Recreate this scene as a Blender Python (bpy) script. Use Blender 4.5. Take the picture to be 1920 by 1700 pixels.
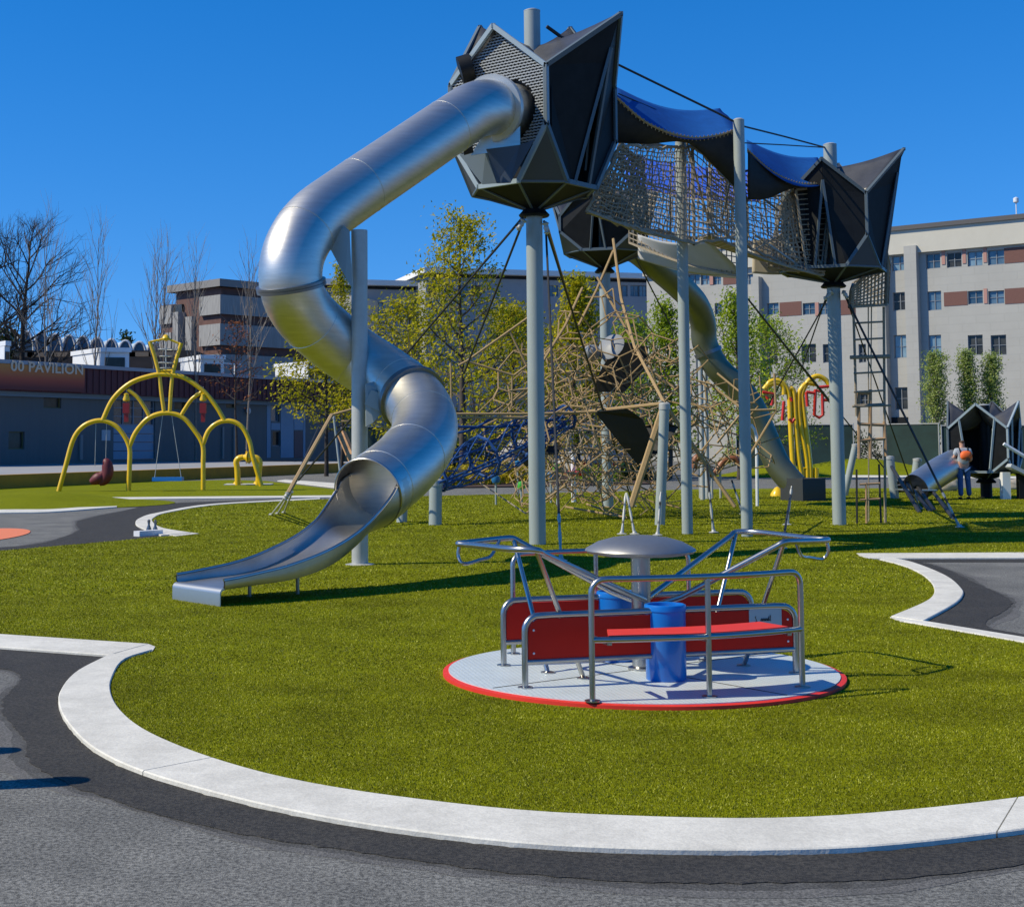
import bpy, bmesh, math, random
import numpy as np
from mathutils import Vector, Matrix
from mathutils.geometry import tessellate_polygon
R = math.radians
rnd = random.Random(7)
sc = bpy.context.scene
for o in list(bpy.data.objects):
    bpy.data.objects.remove(o)
# ------------------------------------------------------------------ camera
W, H, F = 1920.0, 1700.0, 2725.0
EYE, PITCH, ROLL, PPX = 1.65, 0.071, 0.0047, 780.0
HORIZON = 830.0
PPY = HORIZON - F * math.tan(PITCH) + (960 - PPX) * ROLL
camd = bpy.data.cameras.new('camera')
cam = bpy.data.objects.new('camera', camd)
sc.collection.objects.link(cam)
cam.matrix_world = Matrix.Translation((0, 0, EYE)) @ Matrix.Rotation(R(90) + PITCH, 4, 'X') @ Matrix.Rotation(-ROLL, 4, 'Z')
camd.sensor_width = 36.0
camd.lens = F / W * 36.0
camd.shift_x = (960 - PPX) / W
camd.shift_y = (PPY - 850) / W
camd.clip_start, camd.clip_end = 0.1, 4000
sc.camera = cam
ROT = cam.matrix_world.to_3x3()
# ------------------------------------------------------------------ light
SUN_H = Vector((0.97, 0.17, -0.985)).normalized()      # direction the light travels
el = math.asin(-SUN_H.z)
az = math.atan2(-SUN_H.x, -SUN_H.y)                     # compass from +Y towards +X
w = bpy.data.worlds.new('World'); sc.world = w
w.use_nodes = True
nt = w.node_tree
sky = nt.nodes.new('ShaderNodeTexSky'); sky.sky_type = 'NISHITA'
sky.sun_disc = False
sky.sun_elevation = el
sky.sun_rotation = az
sky.air_density, sky.dust_density, sky.ozone_density = 0.85, 0.0, 4.6
sky.altitude = 600
bg = nt.nodes['Background']; bg.inputs['Strength'].default_value = 0.115
tcw = nt.nodes.new('ShaderNodeTexCoord'); mpw = nt.nodes.new('ShaderNodeMapping'); mpw.vector_type = 'POINT'
mpw.inputs['Scale'].default_value = (1, 1, .68); mpw.inputs['Location'].default_value = (0, 0, .10)
nt.links.new(tcw.outputs['Generated'], mpw.inputs[0]); nt.links.new(mpw.outputs[0], sky.inputs[0])
hs = nt.nodes.new('ShaderNodeHueSaturation'); hs.inputs['Saturation'].default_value = 1.35; hs.inputs['Value'].default_value = 1.42; hs.inputs['Hue'].default_value = .5065
nt.links.new(sky.outputs[0], hs.inputs['Color']); nt.links.new(hs.outputs[0], bg.inputs[0])
sund = bpy.data.lights.new('sun', 'SUN'); sund.energy = 5.0; sund.angle = R(0.53)
sund.color = (1.0, 0.91, 0.70)
sun = bpy.data.objects.new('sun', sund); sc.collection.objects.link(sun)
sun.location = (-30, -10, 40)
sun.rotation_euler = SUN_H.to_track_quat('-Z', 'Y').to_euler()
sc.view_settings.view_transform = 'Standard'
sc.view_settings.look = 'None'
sc.view_settings.exposure = 0.0
sc.view_settings.gamma = 1.0
try:
    sc.cycles.max_bounces = 6; sc.cycles.transparent_max_bounces = 8
    sc.cycles.sample_clamp_indirect = 6
except Exception:
    pass
# ------------------------------------------------------------------ helpers
def ray(px, py):
    return ROT @ Vector(((px - PPX) / F, (PPY - py) / F, -1.0))
def P(px, py, Y):
    d = ray(px, py); return Vector((0, 0, EYE)) + d * (Y / d.y)
def G(px, py, z=0.0):
    d = ray(px, py); return Vector((0, 0, EYE)) + d * ((z - EYE) / d.z)
def XY(px, Y):
    return P(px, HORIZON, Y).x
def ZY(py, Y, px=960):
    return P(px, py, Y).z

MATS = {}
def mat(name, col, rough=0.6, metal=0.0, nscale=0, namt=0.0, bump=0.0, bscale=None, col2=None, spec=0.5, coat=0.0, stretch=None, emis=None):
    if name in MATS: return MATS[name]
    m = bpy.data.materials.new(name); m.use_nodes = True
    n = m.node_tree.nodes; l = m.node_tree.links
    b = n['Principled BSDF']
    b.inputs['Base Color'].default_value = (*col, 1)
    b.inputs['Roughness'].default_value = rough
    b.inputs['Metallic'].default_value = metal
    b.inputs['Specular IOR Level'].default_value = spec
    b.inputs['Coat Weight'].default_value = coat
    if nscale:
        tc = n.new('ShaderNodeTexCoord')
        src = tc.outputs['Object']
        if stretch:
            mp = n.new('ShaderNodeMapping'); mp.inputs['Scale'].default_value = stretch
            l.new(src, mp.inputs[0]); src = mp.outputs[0]
        no = n.new('ShaderNodeTexNoise'); no.inputs['Scale'].default_value = nscale
        no.inputs['Detail'].default_value = 8; no.inputs['Roughness'].default_value = 0.65
        l.new(src, no.inputs['Vector'])
        cr = n.new('ShaderNodeValToRGB')
        cr.color_ramp.elements[0].position = 0.3; cr.color_ramp.elements[1].position = 0.7
        c2 = col2 if col2 else tuple(min(1, c * (1 + namt)) for c in col)
        c1 = col if col2 else tuple(c * (1 - namt) for c in col)
        cr.color_ramp.elements[0].color = (*c1, 1); cr.color_ramp.elements[1].color = (*c2, 1)
        l.new(no.outputs['Fac'], cr.inputs[0]); l.new(cr.outputs[0], b.inputs['Base Color'])
        if bump:
            no2 = n.new('ShaderNodeTexNoise'); no2.inputs['Scale'].default_value = bscale or nscale * 4
            no2.inputs['Detail'].default_value = 6
            l.new(src, no2.inputs['Vector'])
            bp = n.new('ShaderNodeBump'); bp.inputs['Strength'].default_value = bump; bp.inputs['Distance'].default_value = 0.02
            l.new(no2.outputs['Fac'], bp.inputs['Height']); l.new(bp.outputs[0], b.inputs['Normal'])
    if emis:
        b.inputs['Emission Color'].default_value = (*emis[0], 1); b.inputs['Emission Strength'].default_value = emis[1]
    MATS[name] = m
    return m

def island_mat(name, c1, c2, rough=0.6, trans=0.0, c3=None, mid=0.5, nscale=0.0, up=0.0):
    """colour varies per leaf / blade"""
    if name in MATS: return MATS[name]
    m = bpy.data.materials.new(name); m.use_nodes = True
    n = m.node_tree.nodes; l = m.node_tree.links
    b = n['Principled BSDF']; b.inputs['Roughness'].default_value = rough
    b.inputs['Specular IOR Level'].default_value = 0.12
    g = n.new('ShaderNodeNewGeometry'); cr = n.new('ShaderNodeValToRGB')
    cr.color_ramp.elements[0].color = (*c1, 1); cr.color_ramp.elements[1].color = (*c2, 1)
    if c3:
        e = cr.color_ramp.elements.new(mid); e.color = (*c3, 1)
    l.new(g.outputs['Random Per Island'], cr.inputs[0])
    out = cr.outputs[0]
    if nscale:
        tc = n.new('ShaderNodeTexCoord'); no = n.new('ShaderNodeTexNoise'); no.inputs['Scale'].default_value = nscale
        no.inputs['Detail'].default_value = 5
        l.new(tc.outputs['Object'], no.inputs['Vector'])
        mr = n.new('ShaderNodeMapRange'); mr.inputs[1].default_value = .35; mr.inputs[2].default_value = .65
        mr.inputs[3].default_value = 0.7; mr.inputs[4].default_value = 1.25
        l.new(no.outputs['Fac'], mr.inputs[0])
        mx = n.new('ShaderNodeVectorMath'); mx.operation = 'SCALE'
        l.new(out, mx.inputs[0]); l.new(mr.outputs[0], mx.inputs['Scale']); out = mx.outputs[0]
    l.new(out, b.inputs['Base Color'])
    if up:
        va = n.new('ShaderNodeVectorMath'); va.operation = 'ADD'; va.inputs[1].default_value = (0, 0, up)
        vn = n.new('ShaderNodeVectorMath'); vn.operation = 'NORMALIZE'
        l.new(g.outputs['Normal'], va.inputs[0]); l.new(va.outputs[0], vn.inputs[0]); l.new(vn.outputs[0], b.inputs['Normal'])
    if trans:
        t = n.new('ShaderNodeBsdfTranslucent'); l.new(out, t.inputs[0])
        ms = n.new('ShaderNodeMixShader'); ms.inputs[0].default_value = trans
        l.new(b.outputs[0], ms.inputs[1]); l.new(t.outputs[0], ms.inputs[2])
        l.new(ms.outputs[0], n['Material Output'].inputs[0])
    MATS[name] = m
    return m

def catmull(pts, n=8, closed=False):
    pts = [Vector(p) for p in pts]; out = []
    N = len(pts); segs = N if closed else N - 1
    for i in range(segs):
        if closed:
            p0, p1, p2, p3 = pts[(i - 1) % N], pts[i], pts[(i + 1) % N], pts[(i + 2) % N]
        else:
            p1, p2 = pts[i], pts[i + 1]
            p0 = pts[i - 1] if i else p1 * 2 - p2
            p3 = pts[i + 2] if i + 2 < N else p2 * 2 - p1
        for k in range(n):
            t = k / n
            out.append(0.5 * ((2 * p1) + (p2 - p0) * t + (2 * p0 - 5 * p1 + 4 * p2 - p3) * t * t + (3 * p1 - p0 - 3 * p2 + p3) * t ** 3))
    if not closed: out.append(pts[-1].copy())
    return out

def resample(pts, n):
    L = [0]
    for a, b in zip(pts, pts[1:]): L.append(L[-1] + (b - a).length)
    out = []; j = 0
    for k in range(n):
        s = L[-1] * k / (n - 1)
        while j < len(L) - 2 and L[j + 1] < s: j += 1
        d = L[j + 1] - L[j]
        out.append(pts[j].lerp(pts[j + 1], (s - L[j]) / d if d > 1e-9 else 0))
    return out

class MB:
    def __init__(s): s.v = []; s.f = []; s.smooth = False
    def add(s, vs, fs):
        o = len(s.v); s.v.extend([tuple(v) for v in vs]); s.f.extend([tuple(o + i for i in f) for f in fs]); return s
    def box(s, c, d, rz=0, rot=None):
        c = Vector(c); m = rot if rot else Matrix.Rotation(rz, 3, 'Z')
        vs = [c + m @ Vector((x * d[0] / 2, y * d[1] / 2, z * d[2] / 2)) for x in (-1, 1) for y in (-1, 1) for z in (-1, 1)]
        return s.add(vs, [(0, 1, 3, 2), (4, 6, 7, 5), (0, 4, 5, 1), (2, 3, 7, 6), (0, 2, 6, 4), (1, 5, 7, 3)])
    def bar(s, a, b, w, h=None, up=Vector((0, 0, 1))):
        a, b = Vector(a), Vector(b); h = h or w; d = (b - a)
        if d.length < 1e-6: return s
        t = d.normalized()
        if abs(t.dot(up)) > 0.98: up = Vector((0, 1, 0))
        x = t.cross(up).normalized(); y = x.cross(t)
        vs = [p + x * (i * w / 2) + y * (j * h / 2) for p in (a, b) for i, j in ((-1, -1), (1, -1), (1, 1), (-1, 1))]
        return s.add(vs, [(3, 2, 1, 0), (4, 5, 6, 7), (0, 1, 5, 4), (1, 2, 6, 5), (2, 3, 7, 6), (3, 0, 4, 7)])
    def tube(s, pts, r, n=8, caps=True, closed=False):
        pts = [Vector(p) for p in pts]; N = len(pts)
        rs = r if isinstance(r, (list, tuple)) else [r] * N
        T = []
        for i in range(N):
            if closed: d = pts[(i + 1) % N] - pts[i - 1]
            else: d = pts[min(i + 1, N - 1)] - pts[max(i - 1, 0)]
            T.append(d.normalized() if d.length > 1e-9 else Vector((0, 0, 1)))
        u = T[0].orthogonal().normalized(); vs = []
        for i in range(N):
            if i:
                q = T[i - 1].rotation_difference(T[i]); u = q @ u
                u = (u - T[i] * u.dot(T[i])).normalized()
            w_ = T[i].cross(u)
            for k in range(n):
                a = 2 * math.pi * k / n
                vs.append(pts[i] + (u * math.cos(a) + w_ * math.sin(a)) * rs[i])
        fs = []
        for i in range(N if closed else N - 1):
            j = (i + 1) % N
            for k in range(n):
                fs.append((i * n + k, i * n + (k + 1) % n, j * n + (k + 1) % n, j * n + k))
        if caps and not closed:
            fs.append(tuple(range(n))[::-1]); fs.append(tuple((N - 1) * n + k for k in range(n)))
        return s.add(vs, fs)
    def lathe(s, prof, c, n=24, axis=None):
        c = Vector(c); vs = []; q = Vector((0, 0, 1)).rotation_difference(Vector(axis).normalized()) if axis else None
        for r, z in prof:
            for k in range(n):
                a = 2 * math.pi * k / n; p = Vector((r * math.cos(a), r * math.sin(a), z))
                vs.append(c + (q @ p if q else p))
        fs = []
        for i in range(len(prof) - 1):
            for k in range(n):
                fs.append((i * n + k, i * n + (k + 1) % n, (i + 1) * n + (k + 1) % n, (i + 1) * n + k))
        if prof[0][0] > 1e-5: fs.append(tuple(range(n))[::-1])
        if prof[-1][0] > 1e-5: fs.append(tuple((len(prof) - 1) * n + k for k in range(n)))
        return s.add(vs, fs)
    def slab(s, poly, z0, z1):
        """flat polygon with vertical sides; poly = list of xy"""
        n = len(poly); p3 = [Vector((p[0], p[1], 0)) for p in poly]
        tris = tessellate_polygon([p3])
        vs = [(p.x, p.y, z1) for p in p3] + [(p.x, p.y, z0) for p in p3]
        fs = []
        for t in tris:
            a, b, c = (p3[i] for i in t)
            if (b - a).cross(c - a).z < 0: t = t[::-1]
            fs.append(tuple(t))
        area = sum(p3[i].x * p3[(i + 1) % n].y - p3[(i + 1) % n].x * p3[i].y for i in range(n))
        for i in range(n):
            j = (i + 1) % n
            fs.append((i, i + n, j + n, j) if area > 0 else (j, j + n, i + n, i))
        return s.add(vs, fs)
    def panel(s, poly, th=0.03):
        """planar-ish 3D polygon given a thickness"""
        P3 = [Vector(p) for p in poly]; n = len(P3)
        nor = Vector((0, 0, 0))
        for i in range(n): nor += P3[i].cross(P3[(i + 1) % n])
        nor = nor.normalized() if nor.length > 1e-9 else Vector((0, 0, 1))
        q = nor.rotation_difference(Vector((0, 0, 1)))
        tris = tessellate_polygon([[q @ p for p in P3]])
        vs = [p + nor * th / 2 for p in P3] + [p - nor * th / 2 for p in P3]
        fs = []
        for t in tris:
            a, b, c = (P3[i] for i in t)
            if (b - a).cross(c - a).dot(nor) < 0: t = t[::-1]
            fs.append(tuple(t)); fs.append(tuple(i + n for i in t[::-1]))
        for i in range(n):
            j = (i + 1) % n; fs.append((i, i + n, j + n, j))
        return s.add(vs, fs)
    def build(s, name, m, parent=None, smooth=False, loc=None, label=None):
        base = Vector((0, 0, 0))
        if parent is not None:
            o_ = parent
            while o_ is not None: base += o_.location; o_ = o_.parent
        if loc is not None: base = base + Vector(loc) if parent is None else base
        me = bpy.data.meshes.new(name)
        me.from_pydata([(v[0] - base.x, v[1] - base.y, v[2] - base.z) for v in s.v], [], s.f)
        me.validate(); me.update()
        if smooth:
            me.polygons.foreach_set('use_smooth', [True] * len(me.polygons))
            try: me.set_sharp_from_angle(angle=R(42))
            except Exception: pass
        if m: me.materials.append(m)
        o = bpy.data.objects.new(name, me); sc.collection.objects.link(o)
        if parent is not None: o.parent = parent
        if loc is not None and parent is None: o.location = loc
        if label: o['label'] = label
        return o

def tag(o, label, cat, group=None, kind=None):
    o['label'] = label; o['category'] = cat
    if group: o['group'] = group
    if kind: o['kind'] = kind
    return o
def thing(name, label, cat, loc, group=None):
    o = bpy.data.objects.new(name, None); sc.collection.objects.link(o)
    o.location = Vector(loc); o.empty_display_size = 0.2
    return tag(o, label, cat, group)
def struct(mb, name, m, smooth=False):
    o = mb.build(name, m, smooth=smooth); o['kind'] = 'structure'; return o
def copy_tree(o, parent=None):
    c = o.copy(); sc.collection.objects.link(c); c.parent = parent
    for ch in list(o.children): copy_tree(ch, c)
    return c

# ------------------------------------------------------------------ materials
M_ASPH = mat('asphalt_old', (.115, .114, .104), .9, nscale=1.6, col2=(.18, .177, .16), bump=.5, bscale=160)
def speckle(m, scale, amt):
    """fine aggregate speckle multiplied over the base colour"""
    n = m.node_tree.nodes; l = m.node_tree.links; b = n['Principled BSDF']
    src = b.inputs['Base Color'].links[0].from_socket
    tc = n.new('ShaderNodeTexCoord'); no = n.new('ShaderNodeTexNoise')
    no.inputs['Scale'].default_value = scale; no.inputs['Detail'].default_value = 3; no.inputs['Roughness'].default_value = .8
    l.new(tc.outputs['Object'], no.inputs['Vector'])
    mr = n.new('ShaderNodeMapRange'); mr.inputs[1].default_value = .4; mr.inputs[2].default_value = .6
    mr.inputs[3].default_value = 1 - amt; mr.inputs[4].default_value = 1 + amt
    l.new(no.outputs['Fac'], mr.inputs[0])
    vm = n.new('ShaderNodeVectorMath'); vm.operation = 'SCALE'
    l.new(src, vm.inputs[0]); l.new(mr.outputs[0], vm.inputs['Scale']); l.new(vm.outputs[0], b.inputs['Base Color'])
speckle(M_ASPH, 48, .55); speckle(M_ASPH, .7, .10)
M_ASPH2 = mat('asphalt_new', (.024, .022, .018), .9, nscale=2.2, col2=(.040, .036, .029), bump=.5, bscale=150)
speckle(M_ASPH2, 48, .6)
M_ASPH3 = mat('asphalt_edge_dark', (.05, .047, .04), .9, nscale=6, col2=(.09, .088, .082), bump=.5, bscale=150); speckle(M_ASPH3, 70, .45)
M_ASPH4 = mat('asphalt_edge_pale', (.095, .092, .085), .88, nscale=6, col2=(.135, .13, .12), bump=.5, bscale=150); speckle(M_ASPH4, 70, .45)
M_CONC = mat('kerb_concrete', (.56, .54, .475), .8, nscale=1.1, col2=(.66, .64, .57), bump=.15, bscale=60)
speckle(M_CONC, 30, .06); speckle(M_CONC, 2.3, .07); speckle(M_CONC, 140, .05)
M_TURF = mat('turf_base', (.15, .17, .004), .9, nscale=1.2, col2=(.19, .21, .006), bump=.6, bscale=120, spec=.05)
speckle(M_TURF, 38, .35)
M_STEEL = mat('stainless_steel', (.64, .615, .56), .42, 1.0, nscale=3, namt=.10, stretch=(1, 1, 8), bump=.04, bscale=5)
M_TUBEIN = mat('shaded_tube_inside', (.085, .083, .08), .7, .2, nscale=5, namt=.1)  # inside darkened to stand for the shade within the slide tube
M_RAIL = mat('carousel_tube_steel', (.42, .41, .39), .30, 1.0, nscale=6, namt=.08)
M_POLE = mat('grey_blue_pole_paint', (.31, .35, .335), .5, .0, nscale=4, namt=.06, stretch=(1, 1, .3))
M_POLEG = mat('galvanised_pole', (.46, .46, .43), .5, .25, nscale=5, namt=.1)
M_BLACK = mat('black_panel', (.010, .011, .012), .55, nscale=4, namt=.3, spec=.2)
M_ROOF = mat('black_roof_sheet', (.035, .037, .042), .38, nscale=2.5, col2=(.07, .07, .075))
M_FRAME = mat('blue_grey_frame', (.09, .12, .14), .45)
M_LOWER = mat('lower_panel_grey', (.10, .125, .145), .45, .1)
M_ROPE = mat('tan_rope', (.38, .26, .125), .9, nscale=40, namt=.2)
M_NET = mat('net_rope', (.30, .25, .18), .9, nscale=30, namt=.3)
M_DROPE = mat('dark_cable', (.02, .02, .02), .6)
M_BLUEF = mat('blue_shade_cloth', (.008, .07, .26), .8, nscale=5, col2=(.010, .09, .33), spec=.15)
M_RED = mat('red_board', (.54, .012, .004), .5, nscale=2, namt=.08, spec=.25)
M_REDS = mat('red_seat', (.75, .04, .015), .5, nscale=3, namt=.06)
M_BLUE = mat('blue_plastic', (.002, .135, .50), .32, nscale=3, namt=.05, coat=.2)
M_YEL = mat('yellow_paint', (.80, .50, .008), .32, nscale=3, namt=.06, coat=.2)
M_WHITE = mat('white_paint', (.72, .73, .74), .5, nscale=2, namt=.05)
M_GLASS = mat('window_glass', (.02, .035, .05), .08, nscale=.7, col2=(.06, .10, .14), spec=.8)
M_BARK = mat('bark', (.075, .06, .048), .9, nscale=8, namt=.4)
M_BARKD = mat('bark_dark', (.035, .028, .024), .9, nscale=8, namt=.4)
M_BARKG = mat('bark_grey', (.20, .17, .14), .9, nscale=8, namt=.3)

# ------------------------------------------------------------------ ground
g = MB(); n_ = 24
g.slab([(-1500, -300), (1500, -300), (1500, 2500), (-1500, 2500)], -.3, 0)
struct(g, 'asphalt_ground', M_ASPH)
def gpoly(pts, z=0, smooth=0):
    q = [G(a, b, 0) for a, b in pts]
    if smooth: q = catmull(q, smooth, closed=True)
    return [(p.x, p.y) for p in q]
IN_FRONT = [(286, 1224), (233, 1242), (210, 1277), (208, 1306), (226, 1339), (270, 1375), (350, 1412), (445, 1444), (547, 1470), (700, 1497), (960, 1528), (1200, 1541), (1440, 1545), (1660, 1533), (1920, 1504), (2120, 1468)]
OUT_FRONT = [(204, 1233), (142, 1266), (113, 1302), (111, 1331), (128, 1364), (171, 1408), (248, 1448), (357, 1483), (510, 1522), (700, 1558), (960, 1590), (1200, 1603), (1440, 1605), (1660, 1596), (1920, 1566), (2120, 1532)]
IN_RIGHT = [(1649, 1052), (1685, 1061), (1720, 1075), (1743, 1092), (1752, 1108), (1748, 1122), (1727, 1136), (1671, 1160)]
OUT_RIGHT = [(1660, 1047), (1703, 1055), (1746, 1070), (1781, 1087), (1802, 1106), (1806, 1118), (1790, 1136), (1732, 1169)]
IN_LEFT = [(359, 1001), (306, 992), (287, 981), (289, 972), (317, 962), (416, 947), (600, 937)]
OUT_LEFT = [(302, 1006), (262, 990), (254, 982), (262, 973), (295, 963), (400, 946), (600, 935)]
def gl(pts, n=6): return catmull([G(a, b) for a, b in pts], n)
inF, outF, inR, outR, inL, outL = map(gl, (IN_FRONT, OUT_FRONT, IN_RIGHT, OUT_RIGHT, IN_LEFT, OUT_LEFT))
far = [G(*p) for p in ((820, 930), (1000, 926), (1300, 918), (1500, 916), (1920, 915), (2400, 915))]
turf = [G(-500, 1162), G(-500, 1078), G(0, 1034), G(210, 1016), G(302, 1007), G(374, 1002)] + inL + far + \
       [G(2400, 1041), G(1920, 1041), G(1600, 1042)] + inR + [G(1688, 1168), G(1920, 1208), G(2400, 1292)] + inF[::-1] + [G(278, 1212), G(0, 1193)]
turf_xy = [(p.x, p.y) for p in turf]
m = MB().slab(turf_xy, -.1, .014); struct(m, 'turf_ground', M_TURF)
# kerbs: concrete bands with joints
def band(name, a, b, z=.03, cut=()):
    n = 60; a = resample(a, n); b = resample(b, n); cuts = [0] + [int(c * (n - 1)) for c in cut] + [n - 1]
    for i0, i1 in zip(cuts, cuts[1:]):
        A = [a[i].copy() for i in range(i0, i1 + 1)]; B = [b[i].copy() for i in range(i0, i1 + 1)]
        if i1 != n - 1:
            A[-1] = A[-1].lerp(A[-2], .06); B[-1] = B[-1].lerp(B[-2], .06)
        m = MB(); k = len(A)
        vs = []
        for p, q in zip(A, B):
            c_ = (q - p).normalized() * .008
            vs += [(p.x, p.y, -.05), (p.x, p.y, z - .006), (p.x + c_.x, p.y + c_.y, z), (q.x - c_.x, q.y - c_.y, z), (q.x, q.y, z - .006), (q.x, q.y, -.05)]
        fs = []
        for i in range(k - 1):
            for j in range(5):
                fs.append((i * 6 + j, i * 6 + j + 1, (i + 1) * 6 + j + 1, (i + 1) * 6 + j))
        fs += [tuple(range(6)), tuple((k - 1) * 6 + j for j in range(6))[::-1]]
        m.add(vs, fs); o = m.build(name, M_CONC); o['kind'] = 'structure'
        bm = bmesh.new(); bm.from_mesh(o.data); bmesh.ops.recalc_face_normals(bm, faces=bm.faces); bm.to_mesh(o.data); bm.free()
band('kerb', inF, outF, cut=(.47, .93))
band('kerb', [G(-500, 1160), G(278, 1212)], [G(-500, 1180), G(204, 1233)], z=.026)
band('kerb', inR, outR, cut=(.5,))
band('kerb', [G(1688, 1168), G(2400, 1292)], [G(1731, 1168), G(2400, 1278)], z=.026)
band('kerb', [G(1606, 1040), G(2400, 1036)], [G(1625, 1049), G(2400, 1047)], z=.026, cut=(.4, .7))
for tri in ([(278, 1212), (291, 1217), (286, 1225), (204, 1233.5)], [(1669, 1161), (1690, 1169), (1733, 1170), (1700, 1150)]):
    m = MB().slab(gpoly(tri), -.05, .0235); struct(m, 'kerb', M_CONC)
band('kerb', inL, outL)
band('kerb', [G(374, 1002), G(300, 992)], [G(330, 1007), G(270, 996)], z=.022)
band('kerb', [G(166, 934), G(640, 930)], [G(166, 938), G(640, 933)])
band('kerb', gl([(-300, 962), (0, 957), (100, 956), (193, 949), (219, 950)]), gl([(-300, 968), (0, 963), (100, 961), (193, 954), (219, 952)]))
band('kerb', [G(520, 902), G(645, 917)], [G(535, 900), G(660, 909)])
band('kerb', [G(1380, 893), G(1920, 897)], [G(1380, 890), G(1920, 894)])
# dark newer asphalt along the kerbs
def sheet(name, pts, m_, z, smooth=4):
    pl = gpoly(pts, smooth=smooth)
    if smooth:
        r_ = random.Random(len(pts)); q = []
        for i in range(len(pl)):
            a, b = Vector(pl[i]), Vector(pl[(i + 1) % len(pl)]); n_ = min(12, max(1, int((b - a).length / .05)))
            for k in range(n_): p = a.lerp(b, k / n_); q.append((p.x + r_.uniform(-.012, .012), p.y + r_.uniform(-.012, .012)))
        pl = q
    if smooth and 'patch' in name:
        # worn transition: a wider, paler smear of binder under the new asphalt
        N_ = len(pl); ar = sum(pl[i][0] * pl[(i + 1) % N_][1] - pl[(i + 1) % N_][0] * pl[i][1] for i in range(N_)); sg = 1 if ar > 0 else -1
        for off, zz_, mm_ in ((.05, .0012, M_ASPH3), (.11, .0006, M_ASPH4)):
            q = []
            for i in range(0, N_, 2):
                a, b = Vector(pl[i - 3]), Vector(pl[(i + 3) % N_]); t_ = (b - a); t_ = t_.normalized() if t_.length > 1e-6 else Vector((1, 0)); k_ = off * (1 + .8 * math.sin(i * .13) * math.sin(i * .041)) + r_.uniform(-.012, .012)
                q.append((pl[i][0] + t_.y * k_ * sg, pl[i][1] - t_.x * k_ * sg))
            struct(MB().slab(q, -.02, zz_ + .001), 'asphalt_patch', mm_)
    m = MB().slab(pl, z - .003, z); o = struct(m, name, m_)
dark_front = OUT_FRONT + [(2120, 1585), (1920, 1622), (1700, 1648), (1440, 1657), (1200, 1655), (960, 1638), (700, 1603), (474, 1568), (328, 1537), (204, 1499), (110, 1463), (52, 1425), (49, 1390), (9, 1345), (8, 1308), (40, 1266), (-60, 1245), (-300, 1222), (-300, 1200), (0, 1217)]
sheet('asphalt_patch', dark_front, M_ASPH2, .006, smooth=3)
sheet('asphalt_patch', OUT_RIGHT + [(1920, 1205), (2300, 1268), (2300, 1254), (1920, 1190), (1846, 1172), (1887, 1143), (1894, 1124), (1826, 1092), (1765, 1064), (1700, 1050), (1640, 1046)], M_ASPH2, .006, smooth=3)
sheet('asphalt_patch', [(2300, 1048), (2300, 1054), (1720, 1054), (1640, 1048)], M_ASPH2, .0045, smooth=0)
sheet('asphalt_patch', [(0, 1034), (210, 1016), (302, 1007), (262, 992), (253, 981), (262, 973), (300, 961), (400, 945), (600, 934), (430, 939), (300, 945), (230, 958), (145, 977), (150, 993), (110, 1010), (40, 1024), (-200, 1040), (-300, 1058)], M_ASPH2, .006, smooth=2)
# orange rubber play surface disc on the left path
M_ORANGE = mat('orange_rubber', (.72, .20, .09), .85, nscale=30, namt=.12)
c0 = G(-62, 1006)
m = MB().slab([(c0.x + .95 * math.cos(a * math.pi / 24), c0.y + 2.45 * math.sin(a * math.pi / 24)) for a in range(48)], .002, .011)
tag(m.build('rubber_disc', M_ORANGE), 'orange rubber disc set into the asphalt path at the left edge', 'play surface')
# turf around the swings, small mound, far turf strips
sw = [G(-500, 932), G(166, 934), G(640, 930), G(640, 920), G(520, 903), G(433, 901), G(-500, 926)]
m = MB().slab([(p.x, p.y) for p in [G(-700, 934), G(166, 936), G(640, 931), G(640, 919), G(500, 902), G(432, 900), G(150, 906), G(-300, 914)]], -.1, .012)
struct(m, 'turf_ground', M_TURF)
def mound(name, cx, cy, rx, ry, h, m_):
    m = MB(); vs = []; fs = []; N, K = 12, 40
    for i in range(N + 1):
        t = i / N
        for k in range(K):
            a = 2 * math.pi * k / K
            wob = 1 + .06 * math.sin(3 * a + cx)
            vs.append((cx + rx * t * wob * math.cos(a), cy + ry * t * wob * math.sin(a), .016 + h * (0.5 + 0.5 * math.cos(math.pi * t))))
    for i in range(N):
        for k in range(K):
            fs.append((i * K + k, (i + 1) * K + k, (i + 1) * K + (k + 1) % K, i * K + (k + 1) % K))
    m.add(vs, fs); return struct(m, name, m_, smooth=True)
c = G(60, 945); mound('grass_mound', c.x + .2, c.y, 3.6, 4.2, .33, M_TURF)
c = G(-250, 950); mound('grass_mound', c.x, c.y, 4.5, 4.0, .4, M_TURF)
c = G(1625, 888); mound('grass_mound', c.x, c.y + 1, 5.2, 6, .75, M_TURF)
c = G(1470, 893); mound('grass_mound', c.x, c.y + 1, 3.2, 4, .55, M_TURF)
c = G(1890, 893); mound('grass_mound', c.x, c.y + 6, 5, 6, .5, M_TURF)
# planting bed with mulch
M_MULCH = mat('bark_mulch', (.06, .032, .02), .95, nscale=9, namt=.5, bump=.8)
m = MB().slab(gpoly([(640, 917), (760, 917), (1010, 913), (1240, 908), (1260, 896), (1000, 894), (700, 898)]), -.05, .05); struct(m, 'planting_bed', M_MULCH)
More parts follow.
